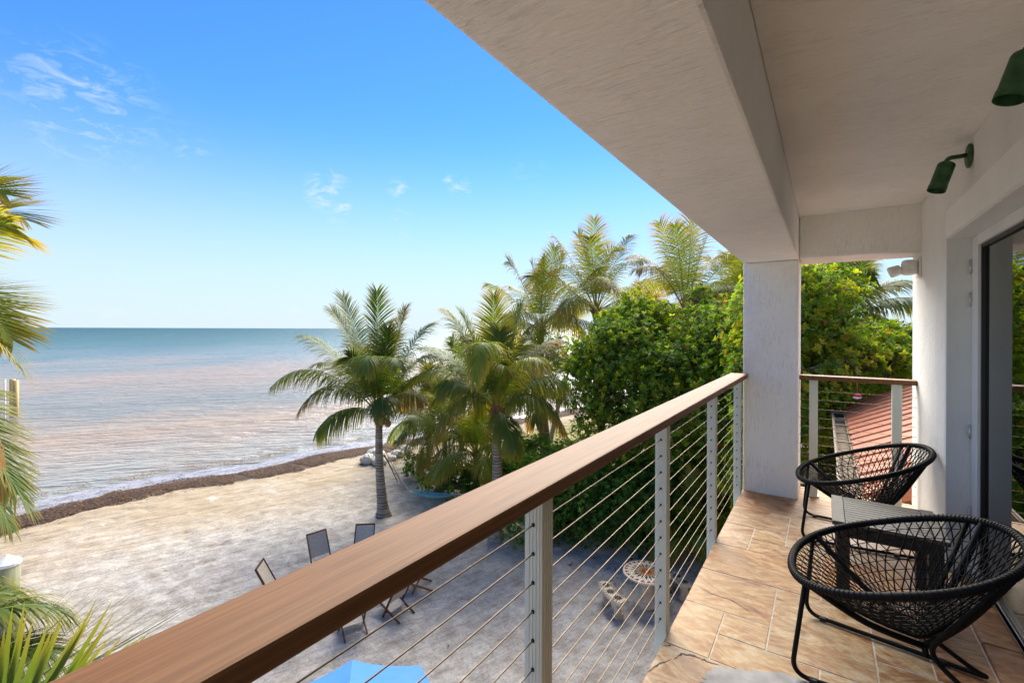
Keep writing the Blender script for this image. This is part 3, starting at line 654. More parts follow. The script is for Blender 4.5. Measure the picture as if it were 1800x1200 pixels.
# ------------------------------------------------------------------ railings
def post(y, root, x0=-0.692, x1=-0.635, z0=-0.16, z1=1.03, depth=0.06, along='y'):
    b = MB(); b.box((x0, y, D+z0), (x1, y+depth, D+z1), bev=0.003)
    # extruded flutes on the inner face
    for k in range(4):
        t = 0.012+k*0.011
        if along == 'y': b.box((x1-0.001, y+t, D+z0+0.002), (x1+0.0016, y+t+0.005, D+z1-0.002))
        b.box((x0+t, y-0.0014, D+z0+0.002), (x0+t+0.004, y+0.001, D+z1-0.002))
    p = obj('post', b, 'post_aluminium', root)
    return p
cz = [0.055+k*0.0796 for k in range(12)]
rail = empty('railing', 'long cable railing with brown wooden handrail facing the sea', 'railing', (-0.66, 2.0, D))
b = MB().box((-0.727, -1.9, D+1.031), (-0.583, 4.697, D+1.07), bev=0.007); obj('handrail', b, 'rail_wood', rail)
for y in (-1.30, -0.115, 1.085, 2.278, 3.487, 4.635):
    p = post(y, rail)
    h = MB()
    for z in cz:
        for yy in (y-0.0018, y+0.0595):
            P = [(-0.6635, yy, D+z), (-0.6635, yy+0.0022, D+z)]; h.tube(P, 0.0058, 8)
    obj('cable_hole', h, 'dark_hole', p, kind='stuff')
for z in cz:
    ys = np.linspace(-1.9, 4.69, 34); obj('cable', MB().tube([(-0.6635, y, D+z) for y in ys], 0.0019, 6), 'cable_steel', rail)
rail2 = empty('end_railing', 'short cable railing between the white column and the house wall', 'railing', (0.2, 4.9, D))
b = MB().box((-0.188, 4.83, D+1.031), (WX-0.002, 4.955, D+1.07), bev=0.006); obj('handrail', b, 'rail_wood', rail2)
for x in (-0.115, 0.455):
    p = post(4.862, rail2, x, x+0.062, 0.0, 1.03, 0.06)
    obj('base_plate', MB().box((x-0.014, 4.848, D+0.0008), (x+0.076, 4.936, D+0.012), bev=0.002), 'post_aluminium', p)
for z in cz: obj('cable', MB().tube([(x, 4.892, D+z) for x in np.linspace(-0.19, WX, 9)], 0.0019, 6), 'cable_steel', rail2)

# ------------------------------------------------------------------ glass door, hinges
door = empty('glass_door', 'tall sliding glass door in a white frame on the right', 'door', (0.75, 2.0, D))
obj('frame_side', MB().box((0.722, 3.69, D+0.02), (0.79, 3.814, D+2.02), bev=0.004), 'door_frame_paint', door)
obj('frame_top', MB().box((0.7225, -4.0, D+1.965), (0.79, 3.688, D+2.0235), bev=0.004), 'door_frame_paint', door)
obj('track', MB().box((0.745, -4.0, D+0.0205), (0.80, 3.688, D+0.055), bev=0.003).box((0.745, -4.0, D+0.02), (0.757, 3.688, D+0.075)), 'door_frame_paint', door)
obj('seal', MB().box((0.7365, 3.672, D+0.0765), (0.782, 3.6885, D+1.9645)).box((0.7375, -4, D+1.945), (0.782, 3.6715, D+1.9645)).box((0.7375, -4, D+0.0765), (0.782, 3.6715, D+0.092)), 'black_rubber', door)
obj('glass_pane', MB().box((0.752, -4.0, D+0.093), (0.760, 3.6715, D+1.9445)), 'door_glass', door)
for z in (1.85, 1.655, 0.87, 0.385):
    hb = MB().box((0.716, 3.795, D+z-0.04), (0.722, 3.8135, D+z+0.04)); hb.tube([(0.713, 3.797, D+z-0.042), (0.713, 3.797, D+z+0.042)], 0.0055, 8)
    obj('hinge', hb, 'steel', door)

# ------------------------------------------------------------------ wall lights
def spot(y, label):
    r = empty('wall_light', label, 'wall light', (WX, y, D+2.36), 'green spotlights above the glass door')
    prof = [(0.052, 0), (0.060, 0.003), (0.060, 0.010), (0.048, 0.015)]
    b = MB()
    for k, (rr, zz) in enumerate(prof[:-1]):
        pass
    ring = [np.array([(WX-0.0005-z, y+rr*math.cos(a), D+2.36+rr*math.sin(a)) for a in np.linspace(0, 2*PI, 24, endpoint=False)]) for rr, z in prof]
    V = np.concatenate(ring); F = [(i*24+k, i*24+(k+1) % 24, (i+1)*24+(k+1) % 24, (i+1)*24+k) for i in range(3) for k in range(24)]+[tuple(72+k for k in range(24)), tuple(range(23, -1, -1))]
    b.add(V, F, True); obj('mounting_plate', b, 'fixture_green', r)
    arm = fillet([(WX-0.012, y, D+2.365), (WX-0.085, y, D+2.365), (WX-0.10, y, D+2.33)], 0.04); obj('arm', MB().tube(arm, 0.011, 10), 'fixture_green', r)
    a = np.array([WX-0.088, y, D+2.34]); dr = np.array([-0.30, -0.10, -0.95]); dr /= np.linalg.norm(dr)
    sh = MB().tube([a, a+dr*0.006, a+dr*0.012, a+dr*0.118, a+dr*0.122, a+dr*0.150], [0.028, 0.035, 0.037, 0.037, 0.039, 0.039], 24, cap=False)
    q = a+dr*0.150; sh.tube([q, q-dr*0.05], [0.0385, 0.034], 24, cap=False)
    sh.tube([a+dr*0.001, a], [0.028, 0.001], 24, cap=False)
    obj('lamp_shade', sh, 'fixture_green', r)
    obj('lamp', MB().tube([a+dr*0.07, a+dr*0.105], [0.03, 0.033], 16), 'dark_hole', r)
spot(3.25, 'whole green cylinder spotlight on the wall above the door')
spot(2.10, 'green spotlight cut by the right edge of the photo')
wl = empty('flood_light', 'cream round-bodied outdoor light on the wall by the end opening', 'wall light', (WX, 4.75, D+1.92))
yb = 4.74; zb = D+1.96
obj('back_plate', MB().box((WX-0.016, yb-0.062, zb-0.075), (WX-0.0008, yb+0.062, zb+0.075), bev=0.004), 'fixture_white', wl)
obj('housing', MB().box((WX-0.115, yb-0.052, zb-0.055), (WX-0.017, yb+0.052, zb+0.062), bev=0.028), 'fixture_white', wl)
obj('lamp_head', MB().tube([(WX-0.116, yb, zb-0.005), (WX-0.13, yb, zb-0.012), (WX-0.17, yb, zb-0.026), (WX-0.185, yb, zb-0.03), (WX-0.19, yb, zb-0.032)], [0.036, 0.040, 0.043, 0.043, 0.036], 20), 'fixture_white', wl)
for sy in (-1, 1): obj('screw', MB().box((WX-0.019, yb+sy*0.05-0.005, zb+sy*0.066-0.005), (WX-0.0162, yb+sy*0.05+0.005, zb+sy*0.066+0.005)), 'steel', wl)

# ------------------------------------------------------------------ woven chairs
def woven_chair(label):
    r = empty('woven_chair', label, 'chair', (0, 0, 0), 'black woven chairs on the balcony')
    cx, a, bb = 0.255, 0.375, 0.405
    def rim(t):
        c, s_ = math.cos(t), math.sin(t)
        x = cx+a*np.sign(c)*abs(c)**(0.92 if c > 0 else 0.74); y = bb*np.sign(s_)*abs(s_)**0.88*(1+0.03*c)
        return np.array([x, y, 0.395+0.275*((x-cx+a)/(2*a))**1.1])
    R = np.array([rim(t) for t in np.linspace(0, 2*PI, 72, endpoint=False)])
    obj('rim', MB().tube(R, 0.0155, 10, closed=True), 'chair_black', r)
    b = MB()
    for k in range(0, 72*4):                       # cord wound round the hoop
        i = k/4; p = R[int(i)]*(1-i % 1)+R[(int(i)+1) % 72]*(i % 1); q = R[(int(i)+1) % 72]-R[int(i)]; q /= np.linalg.norm(q)
        if k % 2: continue
        b.tube([p-q*0.0018, p+q*0.0018], 0.0178, 8, cap=True, smooth=True)
    obj('rim_binding', b, 'chair_cord', r)
    apex = np.array([0.345, 0.0, 0.185])
    K, N = 12, 56
    def node(k, i):
        t = 2*PI*((i+0.5*(k % 2))/N); P = rim(t); f = k/K; w = (1-f)**1.0
        q = apex+(P-apex)*w; q[2] -= 0.018*math.sin(PI*f); return q
    b = MB()
    kk = K-1
    for k in range(kk+1):
        for i in range(N):
            p = node(k, i)
            if k < kk:
                if k % 2 == 0: js = (i, (i-1))
                else: js = (i, i+1)
                for j in js:
                    b.tube([p, node(k+1, j)], 0.0029, 4, cap=False, smooth=True)
            if k > 0:
                b.tube([p, node(k, i+1)], 0.0022, 3, cap=False, smooth=True); 
                if k < 9: b.ball(p, 0.0042, 5, 4)
    n_ = obj('woven_seat', b, 'chair_cord', r)
    for sy in (-1, 1):
        # ribs under the net
        for t, nm in ((PI-0.75, 'rib'), (0.62, 'rib')):
            P = rim(sy*t); e = apex+np.array([0, sy*0.045, 0.0]); m_ = (P+e)/2-np.array([0, 0, 0.03])
            obj(nm, MB().tube(spline([P, m_, e], 8), 0.0135, 8), 'chair_black', r)
        top = rim(sy*(PI-0.70)); top[2] -= 0.006
        F0 = np.array([-0.10 if sy < 0 else -0.085, sy*0.268, 0.012]); rear = np.array([0.545, sy*0.20, 0.012])
        up1 = apex+np.array([0.0, sy*0.085, 0.0]); back = rim(sy*0.80); back[2] -= 0.006
        path = fillet([top, F0+np.array([0, 0, 0.0]), rear+np.array([0.03, sy*-0.005, 0]), rear+np.array([-0.02, sy*-0.06, 0.04]), up1, back], 0.075, 8)
        obj('leg', MB().tube(path, 0.0098, 10), 'chair_black', r)
        for q in (0.12, 0.82):
            c_ = F0*(1-q)+rear*q; obj('foot_pad', MB().box((c_[0]-0.014, c_[1]-0.011, 0.0), (c_[0]+0.014, c_[1]+0.011, 0.02), bev=0.003), 'black_rubber', r)
    obj('rear_hub', MB().tube([apex+np.array([0, -0.10, -0.004]), apex+np.array([0, 0.10, -0.004])], 0.011, 8), 'chair_black', r)
    return r
ch = woven_chair('near black woven cord chair, closest to the camera'); ch.location = (-0.005, 2.555, D+0.001); ch.rotation_euler.z = math.radians(-2)
c2 = copy_tree(ch); c2.location = (-0.045, 4.085, D+0.001); c2.rotation_euler.z = math.radians(2); c2['label'] = 'far black woven cord chair beside the end railing'

# ------------------------------------------------------------------ side table
st = empty('side_table', 'square grey slatted wooden side table between the woven chairs', 'table', (0.275, 3.31, D))
x0, x1, y0, y1, zt = 0.035, 0.515, 3.08, 3.56, D+0.43
for (a_, b_, nm) in (((x0, y0), (x0+0.058, y1), 'border_board'), ((x1-0.058, y0), (x1, y1), 'border_board')):
    obj(nm, MB().box((a_[0], a_[1], zt-0.022), (b_[0], b_[1], zt), bev=0.003), 'grey_teak', st)
ns = 12; sw = (y1-y0-0.004)/ns
for k in range(ns): obj('slat', MB().box((x0+0.060, y0+0.002+k*sw+0.0025, zt-0.018), (x1-0.060, y0+0.002+(k+1)*sw-0.0025, zt-0.0015), bev=0.002), 'grey_teak', st)
for sx in (0, 1):
    for sy in (0, 1):
        lx = x0+0.02 if sx == 0 else x1-0.08; ly = y0+0.02 if sy == 0 else y1-0.08
        obj('leg', MB().box((lx, ly, D+0.0012), (lx+0.06, ly+0.06, zt-0.0225), bev=0.003), 'table_dark', st)
obj('apron', MB().box((x0+0.022, y0+0.022, zt-0.085), (x1-0.022, y0+0.044, zt-0.023)).box((x0+0.022, y1-0.044, zt-0.085), (x1-0.022, y1-0.022, zt-0.0235)).box((x0+0.0225, y0+0.045, zt-0.084), (x0+0.042, y1-0.045, zt-0.024)).box((x1-0.042, y0+0.045, zt-0.084), (x1-0.0225, y1-0.045, zt-0.024)), 'table_dark', st)

# ------------------------------------------------------------------ palms
GREEN = np.array([0.070, 0.150, 0.025]); DEEP = np.array([0.035, 0.090, 0.020]); YEL = np.array([0.42, 0.34, 0.03]); BRN = np.array([0.34, 0.17, 0.06]); LIME = np.array([0.17, 0.235, 0.026])
def frond(name, parent, P0, P1, P2, leaf=0.75, npair=62, width=0.038, droop=0.5, tone=0.3, brown=0.12, seed=0, spread=1.0, roll=0.0, start=0.16, vee=0.25, stiff=0.0):
    "one coconut frond: rachis is a quadratic curve, leaflets are folded tapering strips"
    g = np.random.default_rng(seed); P0, P1, P2 = (np.asarray(p, float) for p in (P0, P1, P2))
    def B(t): t = np.asarray(t)[:, None]; return (1-t)**2*P0+2*t*(1-t)*P1+t*t*P2
    def dB(t): t = np.asarray(t)[:, None]; q = 2*(1-t)*(P1-P0)+2*t*(P2-P1); return q/(np.linalg.norm(q, axis=1)[:, None]+1e-9)
    n = npair; t = start+(1-start)*(np.arange(n)/(n-1))**0.92; t = np.concatenate([t, t]); side = np.concatenate([np.ones(n), -np.ones(n)])
    t = np.clip(t+(g.random(2*n)-.5)*0.006, 0.02, 1.0)
    O = B(t); T = dB(t); Z = np.array([0, 0, 1.0])
    horiz = np.cross(T, Z); nh = np.linalg.norm(horiz, axis=1)[:, None]
    H0 = P2-P0; H0 = np.cross(H0/np.linalg.norm(H0), Z); H0 /= np.linalg.norm(H0)+1e-9
    Sd = np.where(nh > 0.25, horiz/np.maximum(nh, 1e-6), H0)
    Sd = Sd+H0*0.6; Sd /= np.linalg.norm(Sd, axis=1)[:, None]
    Sd -= T*np.sum(Sd*T, 1)[:, None]; Sd /= np.linalg.norm(Sd, axis=1)[:, None]
    Up = np.cross(Sd, T)
    rl = roll*(t-start)/(1-start); c, s_ = np.cos(rl)[:, None], np.sin(rl)[:, None]; Sd, Up = Sd*c+Up*s_, Up*c-Sd*s_
    rel = (t-start)/(1-start)
    rel = np.clip(rel, 0, 1); ang = np.radians(72-48*rel**1.2)*spread; ang = ang+(g.random(2*n)-.5)*0.16
    L = leaf*(0.50+0.62*np.sin(PI*np.clip(rel*0.80+0.16, 0, 1)))*(0.88+0.24*g.random(2*n)); L *= np.where(rel > 0.93, 0.75, 1)
    d0 = T*np.cos(ang)[:, None]+(Sd*side[:, None]+Up*(vee+(g.random((2*n, 1))-.5)*0.25))*np.sin(ang)[:, None]; d0 /= np.linalg.norm(d0, axis=1)[:, None]
    m = 5; pts = [O]; cur = O.copy(); d = d0.copy(); dr = droop*(0.75+0.5*g.random(2*n))
    for k in range(1, m):
        d = d+np.array([0, 0, -1.0])*(dr*(0.16+0.24*k*(1-stiff)))[:, None]; d /= np.linalg.norm(d, axis=1)[:, None]
        cur = cur+d*(L/(m-1))[:, None]; pts.append(cur.copy())
    nrm = np.cross(d0, Up); nrm /= np.linalg.norm(nrm, axis=1)[:, None]+1e-9
    wprof = np.array([0.45, 1.0, 0.92, 0.62, 0.05])*width/2
    rows = []
    for k in range(m): rows += [pts[k]-nrm*wprof[k]*(0.85+0.3*g.random((2*n, 1))), pts[k]+nrm*wprof[k]]
    V = np.stack(rows, 1).reshape(-1, 3); base = np.arange(2*n)[:, None]*(2*m)
    F = np.concatenate([base+np.array([2*k, 2*k+1, 2*k+3, 2*k+2]) for k in range(m-1)])
    # colour: deep green at the heart, yellow along the tips, brown ends on old leaves
    tn = np.clip(tone+0.25*(g.random(2*n)-.5)+0.15*(rel-0.4), 0, 1)[:, None]
    base_c = DEEP*(1-tn)**2+GREEN*2*tn*(1-tn)+LIME*tn**2
    cc = np.zeros((2*n, 2*m, 3))
    for k in range(m):
        f = (k/(m-1))**2; tipm = np.clip(f*(0.25+tone)*0.9, 0, 1); q = base_c*(1-tipm)+YEL*tipm
        bm = np.clip(brown*(rel[:, None]*1.2+0.1)*(0.35+1.6*f)*(0.3+1.4*g.random((2*n, 1))), 0, 1); q = q*(1-bm)+BRN*bm
        cc[:, 2*k] = q; cc[:, 2*k+1] = q
    cc = cc.reshape(-1, 3)
    # rachis
    tt = np.linspace(0, 1, 13); P = B(tt); r = np.interp(tt, [0, 0.1, 0.3, 1], [0.055, 0.03, 0.02, 0.004])*(width/0.038)**0.5; k6 = 5; vs = []
    Tt = dB(tt); A = np.cross(Tt, H0); A /= np.linalg.norm(A, axis=1)[:, None]; Bn = np.cross(Tt, A)
    for i in range(13):
        a = np.arange(k6)*2*PI/k6; vs.append(P[i]+r[i]*(np.cos(a)[:, None]*A[i]*0.7+np.sin(a)[:, None]*Bn[i]))
    RV = np.concatenate(vs); RF = np.array([(i*k6+k, i*k6+(k+1) % k6, (i+1)*k6+(k+1) % k6, (i+1)*k6+k) for i in range(12) for k in range(k6)])
    rc = np.tile((LIME*0.75+YEL*0.45)*(1-brown*0.6)+BRN*brown*0.6, (len(RV), 1))
    F = np.concatenate([F, RF+len(V)]); V = np.concatenate([V, RV]); cc = np.concatenate([cc, rc])
    return arrays(name, V, F, cc, 'palm_leaf', parent)
def trunk(parent, A, B_, r0, r1, bow=0.3, rings=34, mat='palm_trunk', seed=0):
    A = np.asarray(A, float); B_ = np.asarray(B_, float); g = np.random.default_rng(seed); m = rings*3; t = np.linspace(0, 1, m)
    ax = (B_-A); side = np.cross(ax/np.linalg.norm(ax), [0.3, 0.9, 0]); P = A+ax*t[:, None]+side*(np.sin(t*PI)*bow*0.35)[:, None]
    r = r1+(r0-r1)*(1-t)**1.6+r0*0.75*np.exp(-t*22); ring = (np.arange(m) % 3 == 0); r = r*np.where(ring, 0.93, 1.03+0.02*g.random(m))
    nn = 14; vs = []; col = []
    for i in range(m):
        a = np.arange(nn)*2*PI/nn; rr = r[i]*(1+0.05*(g.random(nn)-.5)); vs.append(np.stack([P[i, 0]+rr*np.cos(a), P[i, 1]+rr*np.sin(a), np.full(nn, P[i, 2])+0.012*np.sin(a+seed)], 1)); col.append(np.full(nn, (0.75+0.2*g.random()) if ring[i] and g.random() < 0.72 else 0.0))
    V = np.concatenate(vs); F = np.array([(i*nn+k, i*nn+(k+1) % nn, (i+1)*nn+(k+1) % nn, (i+1)*nn+k) for i in range(m-1) for k in range(nn)])
    o = arrays('trunk', V, F, None, mat, parent, smooth=True)
    a_ = o.data.attributes.new('ring', 'FLOAT', 'POINT'); a_.data.foreach_set('value', np.concatenate(col).astype(np.float32)); return o
def crown_fibre(parent, H, s=1.0, seed=0):
    g = np.random.default_rng(seed); b = MB(); H = np.asarray(H)
    b.tube([H+[0, 0, -0.45*s], H+[0, 0, -0.25*s], H+[0, 0, 0.0], H+[0, 0, 0.35*s]], [0.13*s, 0.20*s, 0.23*s, 0.10*s], 12)
    for k in range(14):
        a = g.random()*2*PI; d = np.array([math.cos(a), math.sin(a), 0]); b.tube([H+[0, 0, -0.15*s], H+d*0.22*s+[0, 0, 0.0], H+d*(0.3+0.15*g.random())*s+[0, 0, (0.25-0.5*g.random())*s]], [0.05*s, 0.05*s, 0.008], 5)
    obj('crown_fibre', b, 'palm_fibre', parent)
def dirv(az, el):
    "az measured in the picture: 0 right, 90 away, 180 left, 270 towards the camera"
    a = math.radians(az); e = math.radians(el); return (RGT*math.cos(a)+FWD*math.sin(a))*math.cos(e)+np.array([0, 0, math.sin(e)])
def auto_frond(parent, H, az, e0, L, sag, seed, **kw):
    d = dirv(az, e0); P0 = np.asarray(H)+d*0.08; hz = d*np.array([1, 1, 0]); hz /= np.linalg.norm(hz)+1e-9
    P1 = P0+d*L*0.52; P2 = P0+d*L*(0.86-0.12*sag)+hz*L*0.10*sag-np.array([0, 0, 1.0])*L*sag*0.62
    return frond('frond', parent, P0, P1, P2, seed=seed, **kw)
def palm(label, base, H, r0=0.2, r1=0.12, fronds=26, L=4.0, keyed=(), seed=0, tone=0.3, nuts=0, group='coconut palms in the garden', dead=2, lo=-5, name='coconut_palm', bow=0.3, leaf=0.8, npair=58, skip=None, brown=0.10, fw=0.04):
    g = np.random.default_rng(seed); base = np.asarray(base, float); H = np.asarray(H, float)
    r = empty(name, label, 'palm tree', tuple(base), group)
    if H[2]-base[2] > 0.6: trunk(r, base-[0, 0, 0.1], H-[0, 0, 0.2], r0, r1, bow, int(10+(H[2]-base[2])*8), seed=seed)
    crown_fibre(r, H, 0.9 if r0 > 0.15 else 0.6, seed)
    for j, (az, e0, LL, sag, kw) in enumerate(keyed):
        q = dict(leaf=leaf, npair=npair, tone=tone, brown=brown, width=fw); q.update(kw); auto_frond(r, H, az, e0, LL, sag, seed*100+j, **q)
    az = g.random()*360
    for k in range(fronds):
        az += 137.5; f = k/max(1, fronds-1); e0 = 86-(86-lo)*f**0.85+g.normal()*5; sag = 0.12+0.75*f+0.12*g.normal(); LL = L*(0.72+0.28*math.sin(PI*min(1, 0.35+f*0.6)))*(0.92+0.16*g.random())
        if skip and skip(az % 360, e0): continue
        old = f > 0.86
        auto_frond(r, H, az, e0, LL, max(0.05, sag), seed*100+40+k, leaf=leaf*(0.85+0.25*g.random()), npair=npair, tone=np.clip(tone+0.28*(g.random()-.4)+(0.25 if old else 0), 0, 1), brown=brown*(0.4+1.2*g.random())+(0.35 if old and g.random() < 0.4 else 0), droop=0.22+0.55*f, roll=g.normal()*0.7, vee=0.35-0.5*f, width=fw)
    for k in range(dead):
        a_ = g.random()*360; auto_frond(r, H, a_, -25, L*0.55, 0.75, seed*100+90+k, leaf=leaf*0.8, npair=34, tone=0.2, brown=1.6, droop=1.2, width=fw)
    for k in range(nuts):
        a_ = math.radians(-60+k*48); d = RGT*math.cos(a_)-FWD*abs(math.sin(a_))*0.6; c_ = H+d*0.32+[0, 0, -0.22-0.10*(k % 2)]
        obj('coconut', MB().ball(c_, 0.115, 12, 8, (1, 1, 1.22)), 'coconut_brown' if k == 1 else 'coconut', r)
    return r
# the front palm in the middle of the picture
H1 = at(667, 728, 15.9); B1 = on(676, 905)
K = lambda **k: k
def px_palm(label, B0, H, d, tips, seed, r0, r1, tone, leaf, npair, fw, bow, back, nuts=0):
    r = palm(label, B0, H, r0, r1, back, 3.6, (), seed, tone, nuts, dead=0, lo=38, bow=bow, leaf=leaf, npair=npair, fw=fw)
    for j, (u, v, dz, lift, kw) in enumerate(tips):
        T = at(u, v, d+dz); q = dict(leaf=leaf, npair=npair, tone=tone, width=fw, brown=0.08); q.update(kw); P1 = (np.asarray(H)+T)/2+np.array([0, 0, lift]); P1 = P1+(np.asarray(T)-H)*np.array([1, 1, 0])*(0.12 if lift > 0.7 else 0.0)
        frond('frond', r, H, P1, T, seed=seed*100+j, **q)
    return r
px_palm('front coconut palm standing alone on the sand, left of the others', B1, H1, 15.9, [
    (478, 680, -0.3, 2.0, K(droop=0.62, tone=0.30, vee=-0.1)), (526, 722, -0.8, 1.75, K(droop=0.7, tone=0.45, brown=0.3)), (540, 592, 0.2, 1.0, K(droop=0.35, tone=0.18)), (585, 548, -0.6, 0.7, K(droop=0.22, tone=0.2, roll=0.6)),
    (602, 522, 0.6, 0.35, K(droop=0.18, tone=0.35)), (662, 514, 0.0, 0.1, K(droop=0.15, tone=0.3, roll=0.9)), (712, 545, 0.5, 0.8, K(droop=0.3, tone=0.35, brown=0.55)), (755, 572, 0.8, 1.1, K(droop=0.35, tone=0.2)), (770, 628, -0.4, 1.4, K(droop=0.45, tone=0.22)),
    (792, 668, 0.5, 1.5, K(droop=0.5, tone=0.2)), (742, 700, -1.0, 0.95, K(droop=0.9, tone=0.7, brown=0.75)), (640, 650, -2.4, 2.1, K(droop=0.6, tone=0.42)), (690, 585, 2.2, 0.8, K(droop=0.3)), (620, 600, 2.5, 0.8, K(droop=0.3)), (700, 640, -2.2, 1.7, K(droop=0.45, tone=0.2)), (560, 640, 1.6, 1.2, K(droop=0.4, tone=0.15))],
    11, 0.20, 0.115, 0.12, 0.92, 84, 0.034, 0.5, 9, 3)
H2 = at(873, 722, 14.2); B2 = on(872, 946)
px_palm('yellow-green coconut palm right of the front palm with brown fibrous crown', B2, H2, 14.2, [
    (716, 676, 0.3, 1.6, K(droop=0.5, tone=0.5)), (760, 784, -0.9, 1.75, K(droop=0.75, tone=0.8, brown=0.5)), (786, 548, 0.5, 0.7, K(droop=0.3, tone=0.55, brown=0.25)), (812, 552, -0.3, 0.4, K(droop=0.22, tone=0.5)), (745, 610, 0.9, 1.0, K(droop=0.35, tone=0.3)),
    (836, 668, -2.2, 3.0, K(droop=0.6, tone=0.85)), (868, 520, 0.5, 0.1, K(droop=0.15, tone=0.6, brown=0.3, roll=0.8)), (915, 536, 0.3, 0.4, K(droop=0.2, tone=0.45)), (952, 634, -1.4, 1.3, K(droop=0.75, tone=0.85, brown=0.2)), (994, 672, -0.6, 1.05, K(droop=0.85, tone=0.62, vee=-0.2)),
    (978, 596, 0.6, 1.0, K(droop=0.5, tone=0.35, brown=0.6)), (905, 786, -1.2, 0.5, K(droop=0.8, tone=0.4)), (930, 600, 2.0, 0.6, K(tone=0.3)), (830, 590, 2.4, 0.6, K(tone=0.3)), (955, 650, 1.8, 1.0, K(droop=0.5, tone=0.15)), (770, 700, 1.0, 1.0, K(droop=0.5, tone=0.2))],
    12, 0.19, 0.13, 0.40, 0.88, 80, 0.034, -0.2, 8)
palm('shorter dark palm close behind the yellow-green palm, ragged brown crown', on(957, 800), at(943, 700, 21.0), 0.17, 0.13, 20, 4.0, seed=13, dead=4, lo=5, tone=0.3, bow=-0.4, leaf=0.9, npair=64, fw=0.03)
palm('low stemless palm bush in front of the shoreline rocks', on(790, 850), at(783, 770, 19.2), 0.12, 0.1, 20, 3.4, seed=14, dead=0, lo=15, tone=0.25, npair=66, fw=0.028)
palm('low palm bush leaning over the left hedge', on(838, 862), at(838, 800, 17.0), 0.12, 0.1, 18, 2.9, seed=15, dead=0, lo=20, tone=0.48, npair=66, fw=0.028)
palm('low palm bush filling the gap between the front palm and the yellow-green palm', on(812, 790), at(815, 690, 24.0), 0.14, 0.1, 18, 3.6, seed=17, dead=0, lo=10, tone=0.22, npair=60, fw=0.032)
palm('low dark palm bush rising behind the two front palms', on(755, 812), at(757, 735, 22.0), 0.14, 0.1, 18, 3.4, seed=16, dead=0, lo=10, tone=0.18, npair=60, fw=0.03)
# tall palms behind the broadleaf trees
for (u, v, d, sd, L, ton, lab, brn) in [(1048, 548, 21.5, 21, 5.6, 0.70, 'tall upright palm with golden fronds above the sea-grape tree', 0.35), (1205, 548, 19.5, 22, 5.2, 0.6, 'tall palm nearest the balcony beam with browning fronds', 0.55), (950, 580, 23.0, 23, 5.0, 0.6, 'tall palm behind the yellow-green palm, leftmost of the tall ones', 0.35), (1125, 600, 26.0, 24, 4.0, 0.55, 'tall palm half hidden between the two golden palms', 0.5), (1300, 560, 21, 25, 4.6, 0.65, 'tall palm showing just left of the white column', 0.3)]:
    H = at(u, v, d); g0 = FWD*d+RGT*(u-900)/FPX*d
    palm(lab, (g0[0]+0.5, g0[1], 0), H, 0.2, 0.13, 22, L, seed=sd, tone=ton, dead=2, lo=18, brown=brn, leaf=1.05, npair=66, fw=0.032, group='tall palms behind the broadleaf trees')
H = at(1470, 560, 14.0); g0 = FWD*14+RGT*(1470-900)/FPX*14
palm('broad palm seen through the opening right of the column', (g0[0], g0[1], 0), H, 0.2, 0.13, 20, 3.2, [(0, 48, 3.1, 0.42, K(droop=0.55, tone=0.35, leaf=0.7, width=0.055)), (20, 60, 2.8, 0.2, K(tone=0.5)), (350, 25, 2.8, 0.35, K(tone=0.3))], seed=31, tone=0.45, dead=1, lo=5, group='tall palms behind the broadleaf trees')
# palm standing close left of the balcony
HL = at(-225, 600, 5.0); g0 = HL.copy(); g0[2] = 0
lp = empty('coconut_palm', 'sunlit palm close to the balcony whose fronds enter the left edge', 'palm tree', tuple(g0), 'palms close to the balcony')
trunk(lp, g0-[0, 0, 0.1], HL-[0, 0, 0.2], 0.2, 0.13, 0.2, 44, seed=3); crown_fibre(lp, HL, 0.9, 3)
def to_frond(parent, H, u, v, d, lift, seed, **kw):
    T = at(u, v, d); H = np.asarray(H); P1 = (H+T)/2+np.array([0, 0, lift]); frond('frond', parent, H, P1, T, seed=seed, **kw)
for j, (u, v, d, lift, kw) in enumerate([(28, 405, 4.6, 1.0, K(droop=0.20, tone=0.95, brown=0.25, leaf=0.66, roll=0.9, spread=0.9)), (40, 388, 4.9, 1.15, K(droop=0.05, tone=0.8, brown=0.25, leaf=0.66, roll=-0.3, spread=0.9)), (8, 345, 5.0, 1.2, K(droop=0.04, tone=0.8, brown=0.2, leaf=0.6, roll=-0.8)), (-20, 330, 5.2, 1.3, K(droop=0.05, tone=0.7, leaf=0.6, roll=0.3)),
        (36, 650, 4.6, 0.85, K(droop=0.22, tone=1.0, brown=0.25, leaf=0.66, roll=0.9)), (22, 600, 4.9, 1.0, K(droop=0.05, tone=0.85, brown=0.25, leaf=0.64, roll=-0.5)), (10, 575, 5.2, 1.0, K(droop=0.05, tone=0.6, brown=0.1, leaf=0.6, roll=-0.2)), (5, 850, 4.9, 0.7, K(droop=1.0, tone=0.9, brown=1.1, leaf=0.5)), (-5, 800, 4.7, 0.8, K(droop=0.9, tone=1.0, brown=0.8, leaf=0.5)),
        (50, 895, 5.1, 0.55, K(droop=0.15, tone=0.25, brown=0.1, leaf=0.62, roll=0.6)), (30, 870, 5.3, 0.65, K(droop=0.1, tone=0.35, leaf=0.6, roll=-0.4)), (20, 930, 5.4, 0.4, K(droop=0.3, tone=0.2, leaf=0.55)), (-520, 300, 6.0, 0.9, {}), (-700, 600, 5.6, 0.9, {}), (-400, 200, 4.0, 0.6, {}), (-420, 420, 8.0, 0.9, {}), (-300, 500, 2.6, 0.7, {})]):
    q = dict(width=0.022, npair=92); q.update(kw); to_frond(lp, HL, u, v, d, lift, 300+j, **q)
HM = at(-250, 1330, 3.4); g0 = HM.copy(); g0[2] = 0
